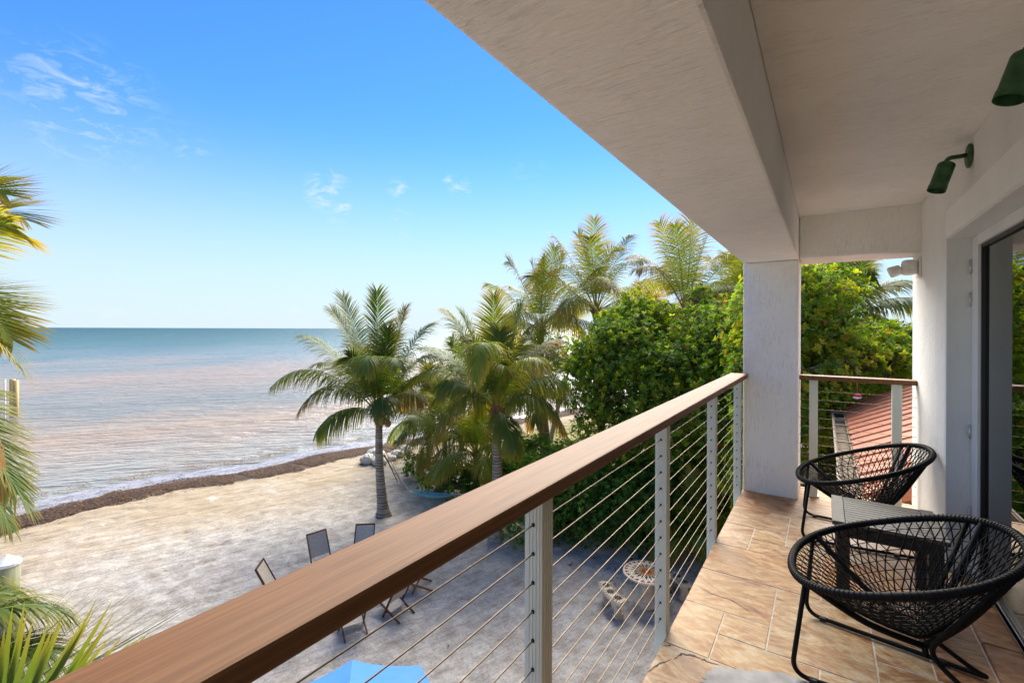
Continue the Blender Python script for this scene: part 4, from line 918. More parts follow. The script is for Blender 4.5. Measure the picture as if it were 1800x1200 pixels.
mp_ = empty('coconut_palm', 'low palm at the bottom left corner with big blade-like leaflets', 'palm tree', tuple(g0), 'palms close to the balcony')
trunk(mp_, g0-[0, 0, 0.1], HM-[0, 0, 0.2], 0.18, 0.12, 0.1, 26, seed=4); crown_fibre(mp_, HM, 0.7, 4)
for j, (u, v, d, lift, kw) in enumerate([(235, 1250, 2.9, 0.30, K(droop=-0.03, tone=0.10, brown=0.12, leaf=1.0, width=0.034, roll=0.9, vee=0.9, npair=60, spread=0.62)), (118, 1078, 3.9, 0.85, K(droop=0.45, tone=0.25, leaf=0.5, width=0.02, roll=0.4, npair=84)), (40, 1050, 4.1, 0.8, K(droop=0.5, tone=0.3, leaf=0.5, width=0.02, npair=80)), (95, 1150, 3.7, 0.6, K(droop=0.4, tone=0.2, leaf=0.5, width=0.02, npair=80)),
        (-20, 1420, 3.0, 0.6, {}), (-500, 1100, 3.4, 0.8, {}), (-300, 1000, 4.4, 0.8, {}), (-350, 1500, 2.4, 0.6, {})]):
    q = dict(width=0.036, npair=56, tone=0.4); q.update(kw); to_frond(mp_, HM, u, v, d, lift, 340+j, **q)

# ------------------------------------------------------------------ broadleaf trees and hedges
def leaves(name, parent, C, N, size, cols, wts, seed, per=7, kind='stuff', orange=0.01):
    "rosettes of folded obovate leaves at points C facing N"
    g = np.random.default_rng(seed); n = len(C); N = N/(np.linalg.norm(N, axis=1)[:, None]+1e-9)
    N = N+g.normal(size=N.shape)*0.35+np.array([0, 0, 0.35]); N /= np.linalg.norm(N, axis=1)[:, None]
    A = np.cross(N, g.normal(size=N.shape)); A /= np.linalg.norm(A, axis=1)[:, None]; B = np.cross(N, A)
    C = np.repeat(C, per, 0); A = np.repeat(A, per, 0); B = np.repeat(B, per, 0); Nn = np.repeat(N, per, 0); m = n*per
    ph = np.tile(np.arange(per)*2*PI/per, n)+g.normal(size=m)*0.3; out = A*np.cos(ph)[:, None]+B*np.sin(ph)[:, None]
    lift = 0.25+0.75*g.random((m, 1)); d = out+Nn*lift; d /= np.linalg.norm(d, axis=1)[:, None]; s = np.cross(d, Nn); s /= np.linalg.norm(s, axis=1)[:, None]+1e-9; u = np.cross(s, d)
    L = size*(0.65+0.6*g.random((m, 1))); w = L*0.24
    O = C+Nn*(size*0.5*(g.random((m, 1))-.3)); curl = u*L*(-0.12)
    P = np.stack([O, O+d*L*0.60+s*w+u*L*0.06, O+d*L+curl, O+d*L*0.60-s*w+u*L*0.06], 1).reshape(-1, 3)
    i = np.arange(m)[:, None]*4; F = np.concatenate([i+np.array([0, 1, 2]), i+np.array([0, 2, 3])])
    pal = np.array(cols); ci = g.choice(len(pal), size=n, p=np.array(wts)/sum(wts)); ci = np.where(g.random(n) < 0.6, ci[(np.arange(n)//9*9) % n], ci); c = pal[ci]*(0.75+0.5*g.random((n, 1))); c = np.repeat(c, per, 0)*(0.88+0.24*g.random((m, 1)))
    om = g.random(m) < orange; c[om] = np.array([0.42, 0.13, 0.02])
    return arrays(name, P, F, np.repeat(c, 4, 0), 'leaf', parent, kind)
TREE_COL = [(0.135, 0.245, 0.024), (0.21, 0.33, 0.024), (0.085, 0.165, 0.022), (0.33, 0.38, 0.028)]
def blob_pts(blobs, dens, seed, shell=0.6, flat=1.0, clump=9):
    "points gathered in twig-end clumps through the outer part of each crown lobe"
    g = np.random.default_rng(seed); Cs, Ns = [], []
    for (c, r) in blobs:
        n = max(4, int(dens*4*PI*r*r/clump)); d = g.normal(size=(n, 3)); d /= np.linalg.norm(d, axis=1)[:, None]; d[:, 2] = np.where(d[:, 2] < -0.6, -d[:, 2], d[:, 2])
        rad = r*(1.12-shell*g.random(n)**1.3); P = np.asarray(c)+d*rad[:, None]*np.array([1, 1, flat]); P = np.repeat(P, clump, 0); N = np.repeat(d, clump, 0)
        sg = 0.13*min(1.4, max(0.7, r)); J = g.normal(size=P.shape)*sg; P = P+J; N = N+J/sg*0.5; Cs.append(P); Ns.append(N)
    return np.concatenate(Cs), np.concatenate(Ns)
def tree(label, base, blobs, dens=75, size=0.085, seed=0, cols=TREE_COL, wts=(5, 4, 4, 1), group='broadleaf trees beside the house', name='sea_grape_tree', stems=3, per=7, orange=0.012, bark='bark', cat='tree'):
    g = np.random.default_rng(seed); r = empty(name, label, cat, tuple(base), group); base = np.asarray(base, float)
    b = MB(); cen = np.mean([c for c, _ in blobs], 0)
    fork = base*0.6+cen*0.4; fork[2] = base[2]+(cen[2]-base[2])*0.45
    b.tube(spline([base-[0, 0, 0.1], base*0.75+fork*0.25+[0.1, 0, 0.2], fork], 5), [0.15+0.07*(1-i/10) for i in range(11)], 9); obj('trunk', b, bark, r)
    b = MB()
    for (c, rr) in blobs:
        c = np.asarray(c); mid = (fork+c)/2+g.normal(size=3)*0.25; P = spline([fork, mid, c], 5); b.tube(P, np.linspace(0.085, 0.03, len(P)), 6)
        for k in range(14):
            d = g.normal(size=3); d[2] = abs(d[2])*0.6; d /= np.linalg.norm(d); q = c+d*rr*1.12; b.tube(spline([c, (c+q)/2+g.normal(size=3)*0.12, q], 3), np.linspace(0.028, 0.006, 7), 4, cap=False)
    obj('branches', b, bark, r)
    C, N = blob_pts(blobs, dens, seed)
    keep = C[:, 2] > 0.12; C, N = C[keep], N[keep]
    leaves('foliage', r, C, N, size, cols, wts, seed+5, per, orange=orange)
    return r
def px_blobs(L): return [(at(u, v, d), r) for (u, v, d, r) in L]
tree('sea-grape tree left of the column, spilling over the railing', on(1160, 830)+[0, 1.5, 0], px_blobs([
    (1090, 590, 16.5, 1.0), (1140, 570, 16, 0.8), (1045, 635, 16.5, .9), (1110, 625, 15.5, 1.3), (1190, 605, 15.5, 1.1), (1250, 590, 15, 1.0), (1040, 680, 16, 1.05), (1105, 700, 15, 1.3), (1170, 680, 14.5, 1.3), (1235, 650, 14, 1.3), (1290, 610, 13.6, 1.2), (1300, 700, 13, 1.3), (1060, 740, 15.5, .95), (1130, 770, 15, 1.05), (1200, 750, 14, 1.2), (1265, 755, 13, 1.2), (1110, 545, 16.5, .5), (1235, 530, 16, .5), (1225, 830, 14.5, 1.1), (1290, 820, 13.5, 1.2)]), 46, 0.12, 41, wts=(5, 4, 4, 2))
tree('bright sea-grape tree filling the opening right of the column', on(1480, 900)+[0, 0, 0]*np.array(1), px_blobs([
    (1430, 520, 10.5, .75), (1370, 560, 11, 1.1), (1440, 590, 10.5, 0.85), (1480, 640, 10, 0.75), (1410, 660, 10, 0.85), (1535, 625, 11, 0.7), (1585, 610, 11.5, .6), (1600, 650, 11, 0.9), (1530, 655, 10.5, 0.75), (1465, 500, 11.5, .55), (1425, 725, 10, .75), (1375, 760, 10, 0.9), (1660, 640, 11, .9), (1700, 660, 10, 1.0), (1370, 660, 11, 1.1), (1500, 690, 12, .8), (1345, 850, 10.5, 0.8)]), 56, 0.115, 42, wts=(5, 7, 2, 5), orange=0.02)
tree('darker tree behind the opening beyond the red roof', on(1560, 760)+[0, 3, 0], px_blobs([
    (1500, 665, 17, 1.3), (1580, 660, 17, 1.4), (1440, 690, 17, 1.5), (1500, 720, 17, 1.5), (1590, 690, 17, 1.8), (1660, 670, 17, 1.6), (1400, 650, 18, 1.4)]), 34, 0.12, 43, wts=(3, 1, 6, 0))
tree('tree far back between the tall palms and the column', on(1180, 700)+[0, 2, 0], px_blobs([
    (1000, 640, 26, 1.7), (1070, 640, 25, 1.9), (1150, 630, 24, 1.9), (1230, 620, 24, 2.0), (1300, 620, 24, 2.0), (1100, 640, 26, 1.5), (1200, 630, 26, 1.6)]), 26, 0.13, 44, wts=(3, 2, 6, 0))
HEDGE = [(0.075, 0.19, 0.028), (0.12, 0.26, 0.033), (0.050, 0.13, 0.022), (0.20, 0.30, 0.033)]
def hedge(label, L, seed, dens=85, size=0.095, cat='hedge', name='hedge', wts=(5, 4, 4, 1)):
    bl = [((on(u, v)+[0, 0, z]), r) for (u, v, z, r) in L]; b0 = bl[0][0].copy(); b0[2] = 0
    tree(label, b0, bl, dens, size, seed, HEDGE, wts, 'shrubs planted along the sand', name, per=7, orange=0.006, cat=cat)
hedge('dense dark clipped hedge below the balcony rail, behind the mosaic table', [(935, 945, .75, .95), (985, 930, .9, 1.1), (1040, 945, .9, 1.1), (1090, 950, .95, 1.15), (1140, 955, 1.0, 1.2), (1185, 960, 1.0, 1.1), (1000, 890, 1.0, 1.2), (1070, 900, 1.1, 1.2), (1140, 905, 1.2, 1.2), (1200, 910, 1.1, 1.2), (950, 890, .8, 1.0), (1230, 950, .9, .9)], 51)
hedge('low rounded shrub at the foot of the low palm bushes', [(770, 865, .45, .65), (805, 872, .5, .7), (845, 870, .5, .75), (885, 868, .55, .75), (735, 838, .4, .6), (915, 880, .55, .75)], 52, 80)
hedge('shrub between the yellow-green palm and the lawn', [(915, 830, .7, .9), (950, 838, .75, .95), (985, 830, .5, .75), (900, 850, .6, .8)], 53, 70)
# strappy plants next to the terrace
def clump(label, base, H, n, L, seed, tone):
    palm(label, base, H, 0.1, 0.08, n, L, seed=seed, tone=tone, dead=0, lo=28, group='arching fronded plants below the balcony', name='areca_palm', leaf=0.42, npair=40, brown=0.05, fw=0.028)
clump('arching areca palm right of the clipped hedge', on(1215, 985), on(1215, 985)+[0, 0, 0.5], 24, 2.4, 61, 0.35)
clump('second areca palm against the balcony floor edge', on(1262, 960), on(1262, 960)+[0, 0, 0.5], 22, 2.4, 62, 0.4)
clump('areca palm beside the white lounger', on(1300, 930), on(1300, 930)+[0, 0, 0.5], 20, 2.3, 63, 0.3)
clump('low fan of fronds beneath the end railing opening', on(1450, 960), on(1450, 960)+[0, 0, 2.0], 20, 1.6, 64, 0.35)
# far wood past the palms, a single mass
g = np.random.default_rng(77)
bl = []
for k in range(46):
    X = -14+64*g.random(); Y = 34+30*g.random()
    if shore_dist(np.array([X]), np.array([Y]))[0] > 8: bl.append((np.array([X, Y, 1.5+3.0*g.random()]), 2.2+1.4*g.random()))
for k in range(20): bl.append((np.array([6+24*g.random(), 14+16*g.random(), 2+3*g.random()]), 2.0+g.random()))
C, N = blob_pts(bl, 9, 78); wd = leaves('distant_wood', None, C, N, 0.28, TREE_COL, (4, 2, 6, 1), 79, 7); tag(wd, 'distant dark green wood closing the view behind the palms', 'wood'); wd['kind'] = 'stuff'
# grass tufts
n = 14000; g = np.random.default_rng(81); X = -24+22*g.random(n); Y = 20+18*g.random(n); ok = (shore_dist(X, Y) > 4.5) & (vnoise(X, Y, 1.3, 82)+0.3*vnoise(X, Y, .4, 83) > -0.12); X, Y = X[ok], Y[ok]; n = len(X)
az = g.random(n)*PI; a = np.stack([np.cos(az), np.sin(az), 0*az], 1)*0.035; C = np.stack([X, Y, 0*X-0.01], 1); lean = g.normal(size=(n, 3))*0.03; h = np.array([0, 0, 1])*(0.07+0.10*g.random((n, 1)))
V = np.stack([C-a, C+a, C+h+lean], 1).reshape(-1, 3); F = np.arange(3*n).reshape(n, 3); cc = np.repeat(np.array([(0.07, 0.10, 0.02), (0.17, 0.17, 0.05), (0.28, 0.23, 0.10)])[g.integers(0, 3, n)], 3, 0)
gr = arrays('grass', V, F, cc, 'leaf', kind='stuff'); tag(gr, 'thin dry grass growing on the ground beyond the palms', 'grass'); gr['kind'] = 'stuff'

# bare pale trunk leaning on the lawn
b0 = on(966, 778); b1 = at(988, 672, (CAMZ)*FPX/(778-578)+0.6)
lt = empty('bare_trunk', 'thin pale bare trunk leaning to the right on the lawn', 'tree', tuple(b0))
obj('trunk', MB().tube(spline([b0-[0, 0, .1], (b0+b1)/2+[0.08, 0, 0], b1], 8), np.linspace(0.16, 0.09, 17), 10), 'pale_bark', lt)

# ------------------------------------------------------------------ rocks by the waterline
rk = [(648, 812, .34), (662, 804, .42), (668, 816, .30), (700, 802, .30), (712, 796, .36), (690, 808, .20)]
labs = ['small pale rock at the left end of the rock group', 'largest pale rock beside the palm trunk', 'low rock in front of the largest rock', 'pale rock right of the palm trunk', 'rock nearest the low palm fronds', 'smallest rock, between the others']
for j, (u, v, r) in enumerate(rk):
    o = obj('rock', MB().ball(on(u, v)+[0, 0, r*0.35], r, 12, 8, (1.3, 1.0, 0.75), 0.22, j), 'rock'); tag(o, labs[j], 'rock', 'rocks by the waterline')

# ------------------------------------------------------------------ hammock between the palms
pA = at(679, 795, 15.8); pB = at(870, 860, 14.25); f0 = at(720, 862, 15.3); f1 = at(800, 884, 14.8)
f1[2] = f0[2]+0.05
hm = empty('hammock', 'blue hammock slung from the front palm towards the next one', 'hammock', (f0[0], f0[1], 0))
obj('rope', MB().tube(spline([pA, (pA+f0)/2-[0, 0, 0.08], f0], 6), 0.014, 5), 'rope', hm)
obj('rope', MB().tube(spline([f1, (pB+f1)/2-[0, 0, 0.05], pB], 6), 0.014, 5), 'rope', hm)
b = MB(); ax = f1-f0; sd = np.cross(ax/np.linalg.norm(ax), [0, 0, 1]); rows = []
for i in range(17):
    t = i/16; c = f0+ax*t-np.array([0, 0, 0.20*math.sin(PI*t)**0.9]); wd_ = 0.04+0.09*math.sin(PI*min(1, max(0, t)))**0.6
    for k in range(7): q = k/3-1; rows.append(c+sd*wd_*q+np.array([0, 0, 0.16*q*q*math.sin(PI*t)]))
b.add(rows, [(i*7+k, i*7+k+1, (i+1)*7+k+1, (i+1)*7+k) for i in range(16) for k in range(6)], True); obj('fabric', b, 'hammock_blue', hm)
o = tag(obj('dry_stalk', MB().tube(spline([at(676, 800, 15.7), at(688, 822, 15.6), at(700, 848, 15.6)], 6), np.linspace(0.03, 0.012, 13), 6).tube(spline([at(688, 822, 15.6), at(696, 828, 15.6), at(700, 838, 15.5)], 4), 0.01, 5).tube(spline([at(692, 830, 15.6), at(700, 835, 15.6), at(706, 850, 15.5)], 4), 0.008, 5), 'bark'), 'dark dry flower stalk hanging off the front palm trunk', 'stalk')

# ------------------------------------------------------------------ folding beach chairs in a ring
def beach_chair(wood):
    r = empty('folding_chair', '', 'chair', (0, 0, 0), 'folding chairs in a ring on the sand')
    W = 0.26
    bt, bf = np.array([-0.42, 0, 0.88]), np.array([0.02, 0, 0.0]); sf, sr = np.array([0.33, 0, 0.36]), np.array([-0.48, 0, 0.0])
    for s in (-1, 1):
        obj('back_rail', MB().bar(bt+[0, s*W, 0], bf+[0, s*W, 0], 0.026, 0.045), wood, r)
        obj('seat_rail', MB().bar(sf+[0, s*(W-0.032), 0], sr+[0, s*(W-0.032), 0], 0.026, 0.045), wood, r)
    obj('top_rail', MB().bar(bt+[0, -W-0.012, 0], bt+[0, W+0.012, 0], 0.03, 0.045), wood, r)
    obj('front_rail', MB().bar(sf+[0, -W+0.02, 0], sf+[0, W-0.02, 0], 0.03, 0.04), wood, r)
    q = bf+(bt-bf)*0.12; obj('stretcher', MB().bar(q+[0, -W, 0], q+[0, W, 0], 0.022, 0.04), wood, r)
    a = bt+(bf-bt)*0.03; c = bt+(bf-bt)*0.62; obj('back_sling', MB().bar(a+[0, 0, 0], c, 2*W-0.03, 0.012, up=(1, 0, 0.5)), 'sling_fabric', r)
    a = sf+(sr-sf)*0.03; c = sf+(sr-sf)*0.62; obj('seat_sling', MB().bar(a, c, 2*W-0.10, 0.012), 'sling_fabric', r)
    return r
dark_chair = beach_chair('chair_mahogany'); pale_chair = beach_chair('chair_teak')
def gp(d, l): return FWD*d+RGT*l
ctr = gp(11.15, -3.95)
for j, (d, l, lab, pale) in enumerate([(12.35, -5.05, 'light-framed folding chair with grey back on the far side', 1), (12.75, -4.12, 'dark folding chair farthest right of those above the handrail', 0), (11.0, -5.55, 'dark folding chair turned sideways, leftmost above the handrail', 0),
        (10.0, -3.46, 'dark folding chair below the handrail with two rear feet showing', 0), (10.55, -2.72, 'folding chair right of the ring, seen from behind at an angle', 0), (11.5, -2.45, 'reddish folding chair mostly hidden behind the rightmost dark one', 1), (9.95, -4.5, 'reddish folding chair under the handrail with only a foot showing', 1)]):
    src = pale_chair if pale else dark_chair; first = (j == 0 or j == 1)
    o = src if first else copy_tree(src); p = gp(d, l); o.location = (p[0], p[1], 0.0); v = ctr-p; o.rotation_euler.z = math.atan2(v[1], v[0])+[0.05, 0.0, 0.1, 0.15, -0.1, 0.0, 0][j]; o['label'] = lab

# ------------------------------------------------------------------ blue parasol
UC = gp(4.72, -1.72)+RGT*0.05; zr, za = 2.28, 2.62
um = empty('parasol', 'blue parasol below the rail at the bottom edge', 'parasol', (UC[0], UC[1], 0))
obj('pole', MB().tube([(UC[0], UC[1], 0), (UC[0], UC[1], za)], 0.022, 12), 'black_rubber', um)
obj('finial', MB().tube([(UC[0], UC[1], za), (UC[0], UC[1], za+0.03), (UC[0], UC[1], za+0.17), (UC[0], UC[1], za+0.19)], [0.05, 0.033, 0.03, 0.02], 14), 'black_rubber', um)
nr = 8; Rm = 1.16; a0 = math.atan2(FWD[1], FWD[0])+PI/8-0.10
for k in range(nr):
    b = MB(); A0 = a0+k*2*PI/nr; A1 = a0+(k+1)*2*PI/nr; rows = []; M_ = 7
    for i in range(M_):
        f = i/(M_-1)
        for j in range(M_):
            q = j/(M_-1); p0 = np.array([math.cos(A0), math.sin(A0)]); p1 = np.array([math.cos(A1), math.sin(A1)]); p = (p0*(1-q)+p1*q)*Rm*f*(1-0.05*math.sin(PI*q)*f)
            rows.append((UC[0]+p[0], UC[1]+p[1], za-(za-zr)*f**1.15-0.035*math.sin(PI*q)*f*math.sin(PI*min(1, f*1.1)) ))
    b.add(rows, [(i*M_+j, i*M_+j+1, (i+1)*M_+j+1, (i+1)*M_+j) for i in range(M_-1) for j in range(M_-1)], True)
    obj('canopy_panel', b, 'umbrella_blue', um)
    tip = np.array([UC[0]+math.cos(A0)*Rm, UC[1]+math.sin(A0)*Rm, zr-0.012]); obj('rib', MB().tube([(UC[0], UC[1], za-0.03), tip], 0.007, 5), 'black_rubber', um)

# ------------------------------------------------------------------ mosaic table and benches
tc = on(1138, 1003, 0.74); tcx, tcy = tc[0], tc[1]
mt = empty('mosaic_table', 'round garden table with red and green sunburst mosaic top', 'table', (tcx, tcy, 0))
obj('pedestal', MB().lathe([(0.30, 0), (0.31, 0.05), (0.25, 0.09), (0.20, 0.14), (0.13, 0.60), (0.18, 0.655), (0.20, 0.679)], (tcx, tcy, 0), 12, False), 'concrete_cream', mt)
obj('table_top', MB().lathe([(0.50, 0.68), (0.545, 0.70), (0.55, 0.72), (0.54, 0.738), (0.535, 0.74)], (tcx, tcy, 0), 48), 'mosaic_cream', mt)
def sun_inlay(b, c, r_in, r_out, n, z, w, off=0.0):
    for k in range(n):
        a = off+k*2*PI/n; d = np.array([math.cos(a), math.sin(a)]); s = np.array([-d[1], d[0]]); rm = r_in+(r_out-r_in)*0.42
        pts = [c+d*r_in, c+d*rm+s*w, c+d*r_out, c+d*rm-s*w]; b.prism([tuple(p) for p in pts], z, z+0.003)
def radial_tri(b, c, r0, r1, n, z, w, off=0.0):
    for k in range(n):
        a = off+k*2*PI/n; d = np.array([math.cos(a), math.sin(a)]); s = np.array([-d[1], d[0]]); b.prism([tuple(c+d*r1), tuple(c+d*r0+s*w), tuple(c+d*r0-s*w)], z, z+0.003)
c2d = np.array([tcx, tcy])
b = MB(); radial_tri(b, c2d, 0.50, 0.41, 22, 0.7402, 0.055); obj('red_border_inlay', b, 'mosaic_red', mt, kind='stuff')
b = MB(); sun_inlay(b, c2d, 0.17, 0.385, 20, 0.7402, 0.030); obj('green_ray_inlay', b, 'mosaic_green', mt, kind='stuff')
b = MB(); b.lathe([(0.205, 0.7403), (0.205, 0.7442)], (tcx, tcy, 0), 26, False); obj('red_centre_inlay', b, 'mosaic_ochre', mt)
b = MB(); sun_inlay(b, c2d, 0.03, 0.17, 14, 0.7444, 0.016); obj('red_petal_inlay', b, 'mosaic_red', mt, kind='stuff')
b = MB(); b.lathe([(0.025, 0.7444), (0.025, 0.748)], (tcx, tcy, 0), 14, False); obj('cream_centre_inlay', b, 'mosaic_cream', mt)
def bench(label, ang):
    r = empty('mosaic_bench', label, 'bench', (tcx, tcy, 0), 'curved mosaic benches')
    ri, ro, hw = 0.80, 1.12, math.radians(26); n = 14; th = np.linspace(ang-hw, ang+hw, n)
    poly = [(tcx+ri*math.cos(t), tcy+ri*math.sin(t)) for t in th]+[(tcx+ro*math.cos(t), tcy+ro*math.sin(t)) for t in th[::-1]]
    obj('seat', MB().prism(poly[::-1], 0.37, 0.43), 'mosaic_cream', r)
    b = MB()
    for k in range(3):
        t = ang+(k-1)*hw*0.62; c = np.array([tcx+0.96*math.cos(t), tcy+0.96*math.sin(t)]); sun_inlay(b, c, 0.015, 0.13, 11, 0.4302, 0.018, t)
    obj('green_star_inlay', b, 'mosaic_green', r, kind='stuff')
    b = MB()
    for k in range(3):
        t = ang+(k-1)*hw*0.62; c = (tcx+0.96*math.cos(t), tcy+0.96*math.sin(t), 0); b.lathe([(0.032, 0.4334), (0.032, 0.4365)], c, 12, False)
    for k in range(13):
        for rr, inn in ((ri+0.012, 0.055), (ro-0.012, -0.055)):
            t = ang+hw*(-0.93+1.86*k/12); d = np.array([math.cos(t), math.sin(t)]); s = np.array([-d[1], d[0]]); p = c2d+d*rr; b.prism([tuple(p+d*inn), tuple(p+s*0.026*1), tuple(p-s*0.026)], 0.4303, 0.4333)
    obj('red_border_inlay', b, 'mosaic_red', r, kind='stuff')
    for s_ in (-1, 1):
        t = ang+s_*hw*0.62; R_ = Matrix.Translation((tcx+0.96*math.cos(t), tcy+0.96*math.sin(t), 0)) @ Matrix.Rotation(t, 4, 'Z')
        b = MB(); b.box((-0.11, -0.07, 0), (0.11, 0.07, 0.07), R_).box((-0.075, -0.045, 0.071), (0.075, 0.045, 0.30), R_).box((-0.12, -0.06, 0.301), (0.12, 0.06, 0.369), R_); obj('leg', b, 'concrete_cream', r)
p = on(1081, 1037, 0.43); bench('curved mosaic bench left of the round table', math.atan2(p[1]-tcy, p[0]-tcx))
p = on(1192, 1010, 0.43); bench('curved mosaic bench half hidden behind the railing post', math.atan2(p[1]-tcy, p[0]-tcx))

# ------------------------------------------------------------------ terrace, lounger, fence, red roof, blue tarp, dock
tb = on(1262, 885); ter = struct(bpy.data.objects.new('paved_terrace', None)); COL.objects.link(ter); ter.location = tuple(tb)
obj('paving_bed', MB().box((tb[0]-2.2, tb[1]-1.6, -0.05), (tb[0]+3.0, tb[1]+2.6, 0.035)), 'grout', ter)
bm_ = bpy.data.meshes.new('paving_slab'); bmm = bmesh.new(); bmesh.ops.create_cube(bmm, size=1)
for q in bmm.verts: q.co = Vector((q.co.x*0.385, q.co.y*0.385, q.co.z*0.03))
bmm.to_mesh(bm_); bmm.free(); bm_.materials.append(MAT['paver_pink'])
for i in range(13):
    for j in range(10):
        o = bpy.data.objects.new('paving_slab', bm_); COL.objects.link(o); o.parent = ter; o.location = (-2.0+i*0.4, -1.4+j*0.4, 0.048+rng.uniform(-.002, .002))
lg = empty('sun_lounger', 'pale grey sun lounger with raised back on the pink paving', 'lounger', tuple(on(1228, 868)), rz=0.0)
L0 = on(1222, 880); ax_ = (RGT*0.85+FWD*0.5); ax_ /= np.linalg.norm(ax_); sd_ = np.array([-ax_[1], ax_[0], 0])
def LP(a, s, z): return L0+ax_*a+sd_*s+np.array([0, 0, z])
obj('seat', MB().bar(LP(-0.1, 0, .42), LP(1.2, 0, .42), 0.62, 0.06), 'lounger_white', lg)
obj('backrest', MB().bar(LP(-0.1, 0, .44), LP(-0.65, 0, .86), 0.62, 0.06), 'lounger_white', lg)
for a in (-0.05, 1.1):
    for s in (-.27, .27): obj('leg', MB().bar(LP(a, s, .06), LP(a, s, .39), .05, .05), 'lounger_white', lg)
# picket fence
fp = [on(1395, 800), on(1490, 792)]; fa = fp[0]; fb = fp[1]; fdv = fb-fa; fL = np.linalg.norm(fdv); fdv /= fL
fe = empty('picket_fence', 'white picket fence glimpsed left of the red roof', 'fence', tuple(fa))
for z in (0.4, 1.35): obj('fence_rail', MB().bar(fa+[0, 0, z], fb+[0, 0, z], 0.04, 0.09), 'white_paint', fe)
k = 0
while k*0.14 < fL:
    q = fa+fdv*k*0.14; obj('picket', MB().bar(q+[0, 0, 0.0], q+[0, 0, 1.65], 0.085, 0.03, up=(fdv[1], -fdv[0], 0)), 'white_paint', fe); k += 1
# red ribbed roof with its old gutter
rf = empty('red_roof_house', 'small outbuilding with a red ribbed metal roof beyond the end railing', 'outbuilding', (2.2, 9.0, 0))
ex, ez, yf, yn, sl = 0.37, 4.87, 12.1, 5.7, 0.47; xr = 5.2
def rp(x, y, dz=0): return (x, y, ez+(x-ex)*sl+dz)
V = []; F = []; pitch = 0.40; ys = []
y = yn
while y < yf:
    ys += [(y, 0), (y+pitch-0.075, 0), (y+pitch-0.060, 0.022), (y+pitch-0.02, 0.022)]; y += pitch
ys.append((yf, 0)); 
for (y, dz) in ys: V += [rp(ex-0.05, y, dz), rp(xr, y, dz)]
F = [(2*i, 2*i+1, 2*i+3, 2*i+2) for i in range(len(ys)-1)]
b = MB(); b.add(V, F); V2 = [(x, y, z-0.02-(dz)) for (x, y, z), dz in zip(V, np.repeat([q[1] for q in ys], 2))]; b.add(V2, [f[::-1] for f in F]); b.box((ex-0.05, yn-0.012, ez-0.12), (ex+0.05, yn-0.001, ez+0.0)); 
b.bar(rp(ex-0.05, yf+0.02, -0.03), rp(xr, yf+0.02, -0.03), 0.03, 0.09); b.bar(rp(ex-0.05, yn-0.02, -0.05), rp(xr, yn-0.02, -0.05), 0.03, 0.14); obj('roof', b, 'roof_red', rf)
obj('wall', MB().box((ex+0.45, yn+0.25, -0.1), (xr-0.2, yf-0.25, ez-0.05)), 'ochre_wall', rf)
b = MB(); gx0, gx1 = ex-0.24, ex-0.06
b.box((gx0, yn-0.1, ez-0.13), (gx1, yf, ez-0.115)).box((gx0, yn-0.1, ez-0.1145), (gx0+0.016, yf, ez-0.0)).box((gx1-0.014, yn-0.1, ez-0.1145), (gx1, yf, ez-0.01)); gt = obj('gutter', b, 'gutter_rust', rf)
for k in range(9): obj('gutter_hanger', MB().box((gx0-0.005, yn+0.3+k*0.7, ez-0.003), (gx1+0.03, yn+0.34+k*0.7, ez+0.012)), 'gutter_paint', gt)
obj('gutter_lip', MB().box((gx0-0.02, yn-0.1, ez-0.02), (gx0-0.001, yf, ez+0.008)), 'gutter_paint', gt)
# blue canopy behind the leaves
t0 = at(1575, 628, 19); tp = empty('blue_canopy', 'bright blue canopy glimpsed through the leaves above the red roof', 'canopy', (t0[0], t0[1], 0))
b = MB(); b.add([t0+[-2.0, -1.5, -0.6], t0+[2.4, -1.5, -0.6], t0+[2.4, 1.5, -0.6], t0+[-2.0, 1.5, -0.6], t0+[0.2, 0, 0.25], t0+[-2.0, -1.5, -0.62], t0+[2.4, -1.5, -0.62], t0+[2.4, 1.5, -0.62], t0+[-2.0, 1.5, -0.62], t0+[0.2, 0, 0.23]], [(0, 1, 4), (1, 2, 4), (2, 3, 4), (3, 0, 4), (6, 5, 9), (7, 6, 9), (8, 7, 9), (5, 8, 9)]); obj('cover', b, 'tarp_blue', tp)
for sx, sy in ((-1.95, -1.45), (2.35, -1.45), (2.35, 1.45), (-1.95, 1.45)): obj('pole', MB().tube([(t0[0]+sx, t0[1]+sy, 0), (t0[0]+sx, t0[1]+sy, t0[2]-0.6)], 0.03, 8), 'steel', tp)
fz = at(1507, 694, 8.7)
fd_ = empty('hanging_feeder', 'small red and white feeder hanging in the leaves over the red roof', 'bird feeder', tuple(fz))
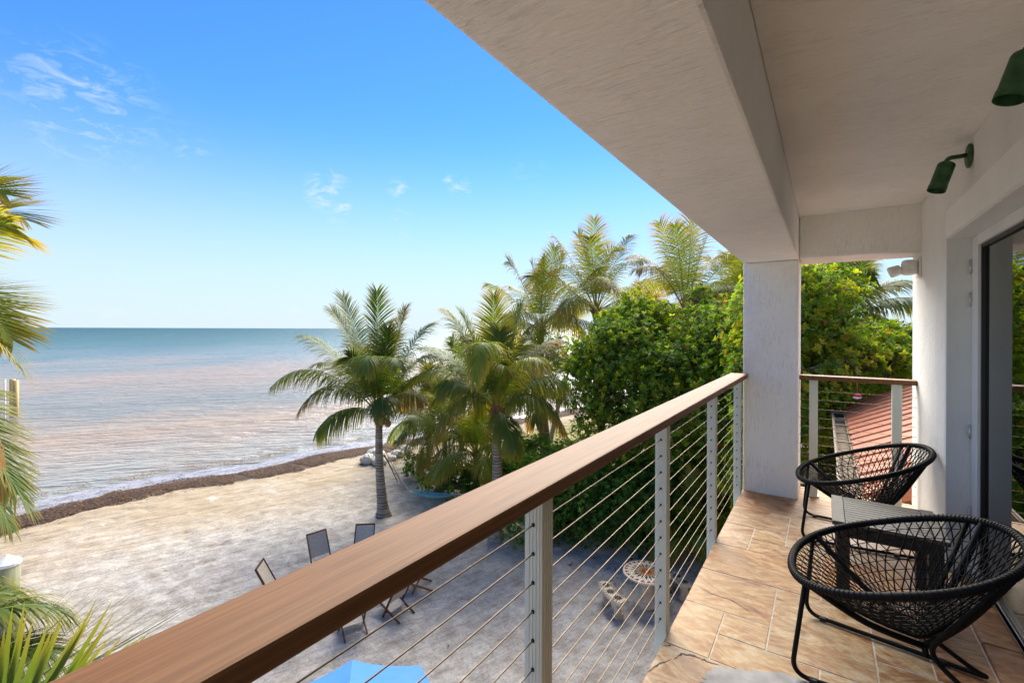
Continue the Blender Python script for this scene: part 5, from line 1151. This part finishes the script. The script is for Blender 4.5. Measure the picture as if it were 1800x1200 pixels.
obj('red_cap', MB().ball(fz+[0, 0, .02], .075, 12, 8, (1, 1, .45)), 'float_red', fd_); obj('white_base', MB().lathe([(0.03, -0.05), (0.075, -0.03), (0.06, -0.005)], tuple(fz), 14), 'feeder_white', fd_)
obj('hook', MB().tube([fz+[0, 0, .05], fz+[0, 0, .5]], .004, 5), 'steel', fd_)
# pilings near the left edge
def piling(u, v, d, rad, label, cap=True):
    p = at(u, v, d); r = empty('piling', label, 'piling', (p[0], p[1], 0), 'capped pilings at the left edge')
    obj('shaft', MB().tube([(p[0], p[1], -0.6), (p[0], p[1], p[2]-0.12)], [rad, rad*0.96], 20), 'piling_wood', r)
    obj('cap', MB().lathe([(rad*1.06, -0.16), (rad*1.06, -0.115), (0.01, 0.0)], tuple(p), 20, False), 'white_paint', r)
piling(14, 978, 7.4, 0.16, 'round wooden piling with white conical cap at the left edge')
piling(36, 1136, 7.0, 0.11, 'shorter piling with white cap behind the corner fronds')
dk = empty('dock', 'golden sunlit wooden dock posts standing in the sea at the left edge', 'dock', tuple(on(27, 735, SEAZ)))
q = on(28, 735, SEAZ); dz = 2.75; ax1 = -RGT
for k, (a, f) in enumerate([(0, 0), (1.22, 0.9), (4.0, 0), (5.2, 0.9)]):
    p_ = q+ax1*a*1.0+FWD*f; p_[2] = 0; obj('dock_post', MB().tube([p_+[0, 0, -1.6], p_+[0, 0, dz-0.36-(0.0 if k % 2 == 0 else 0.0)]], 0.17, 14), 'dock_wood', dk)
obj('dock_beam', MB().bar(q*[1, 1, 0]+[0, 0, 1.45]-FWD*0.2, q*[1, 1, 0]+ax1*5+[0, 0, 1.45]-FWD*0.2, 0.08, 0.22), 'dock_wood', dk)
obj('dock_beam', MB().bar(q*[1, 1, 0]+ax1*1.4+[0, 0, 1.15]+FWD*1.1, q*[1, 1, 0]+ax1*5+[0, 0, 1.15]+FWD*1.1, 0.08, 0.2), 'dock_wood', dk)
p_ = at(9, 670, 31.5); o = tag(obj('mooring_pole', MB().tube([(p_[0], p_[1], -1.5), (p_[0], p_[1], p_[2])], 0.045, 8), 'white_paint'), 'slender white pole standing in the water beside the dock post', 'pole')
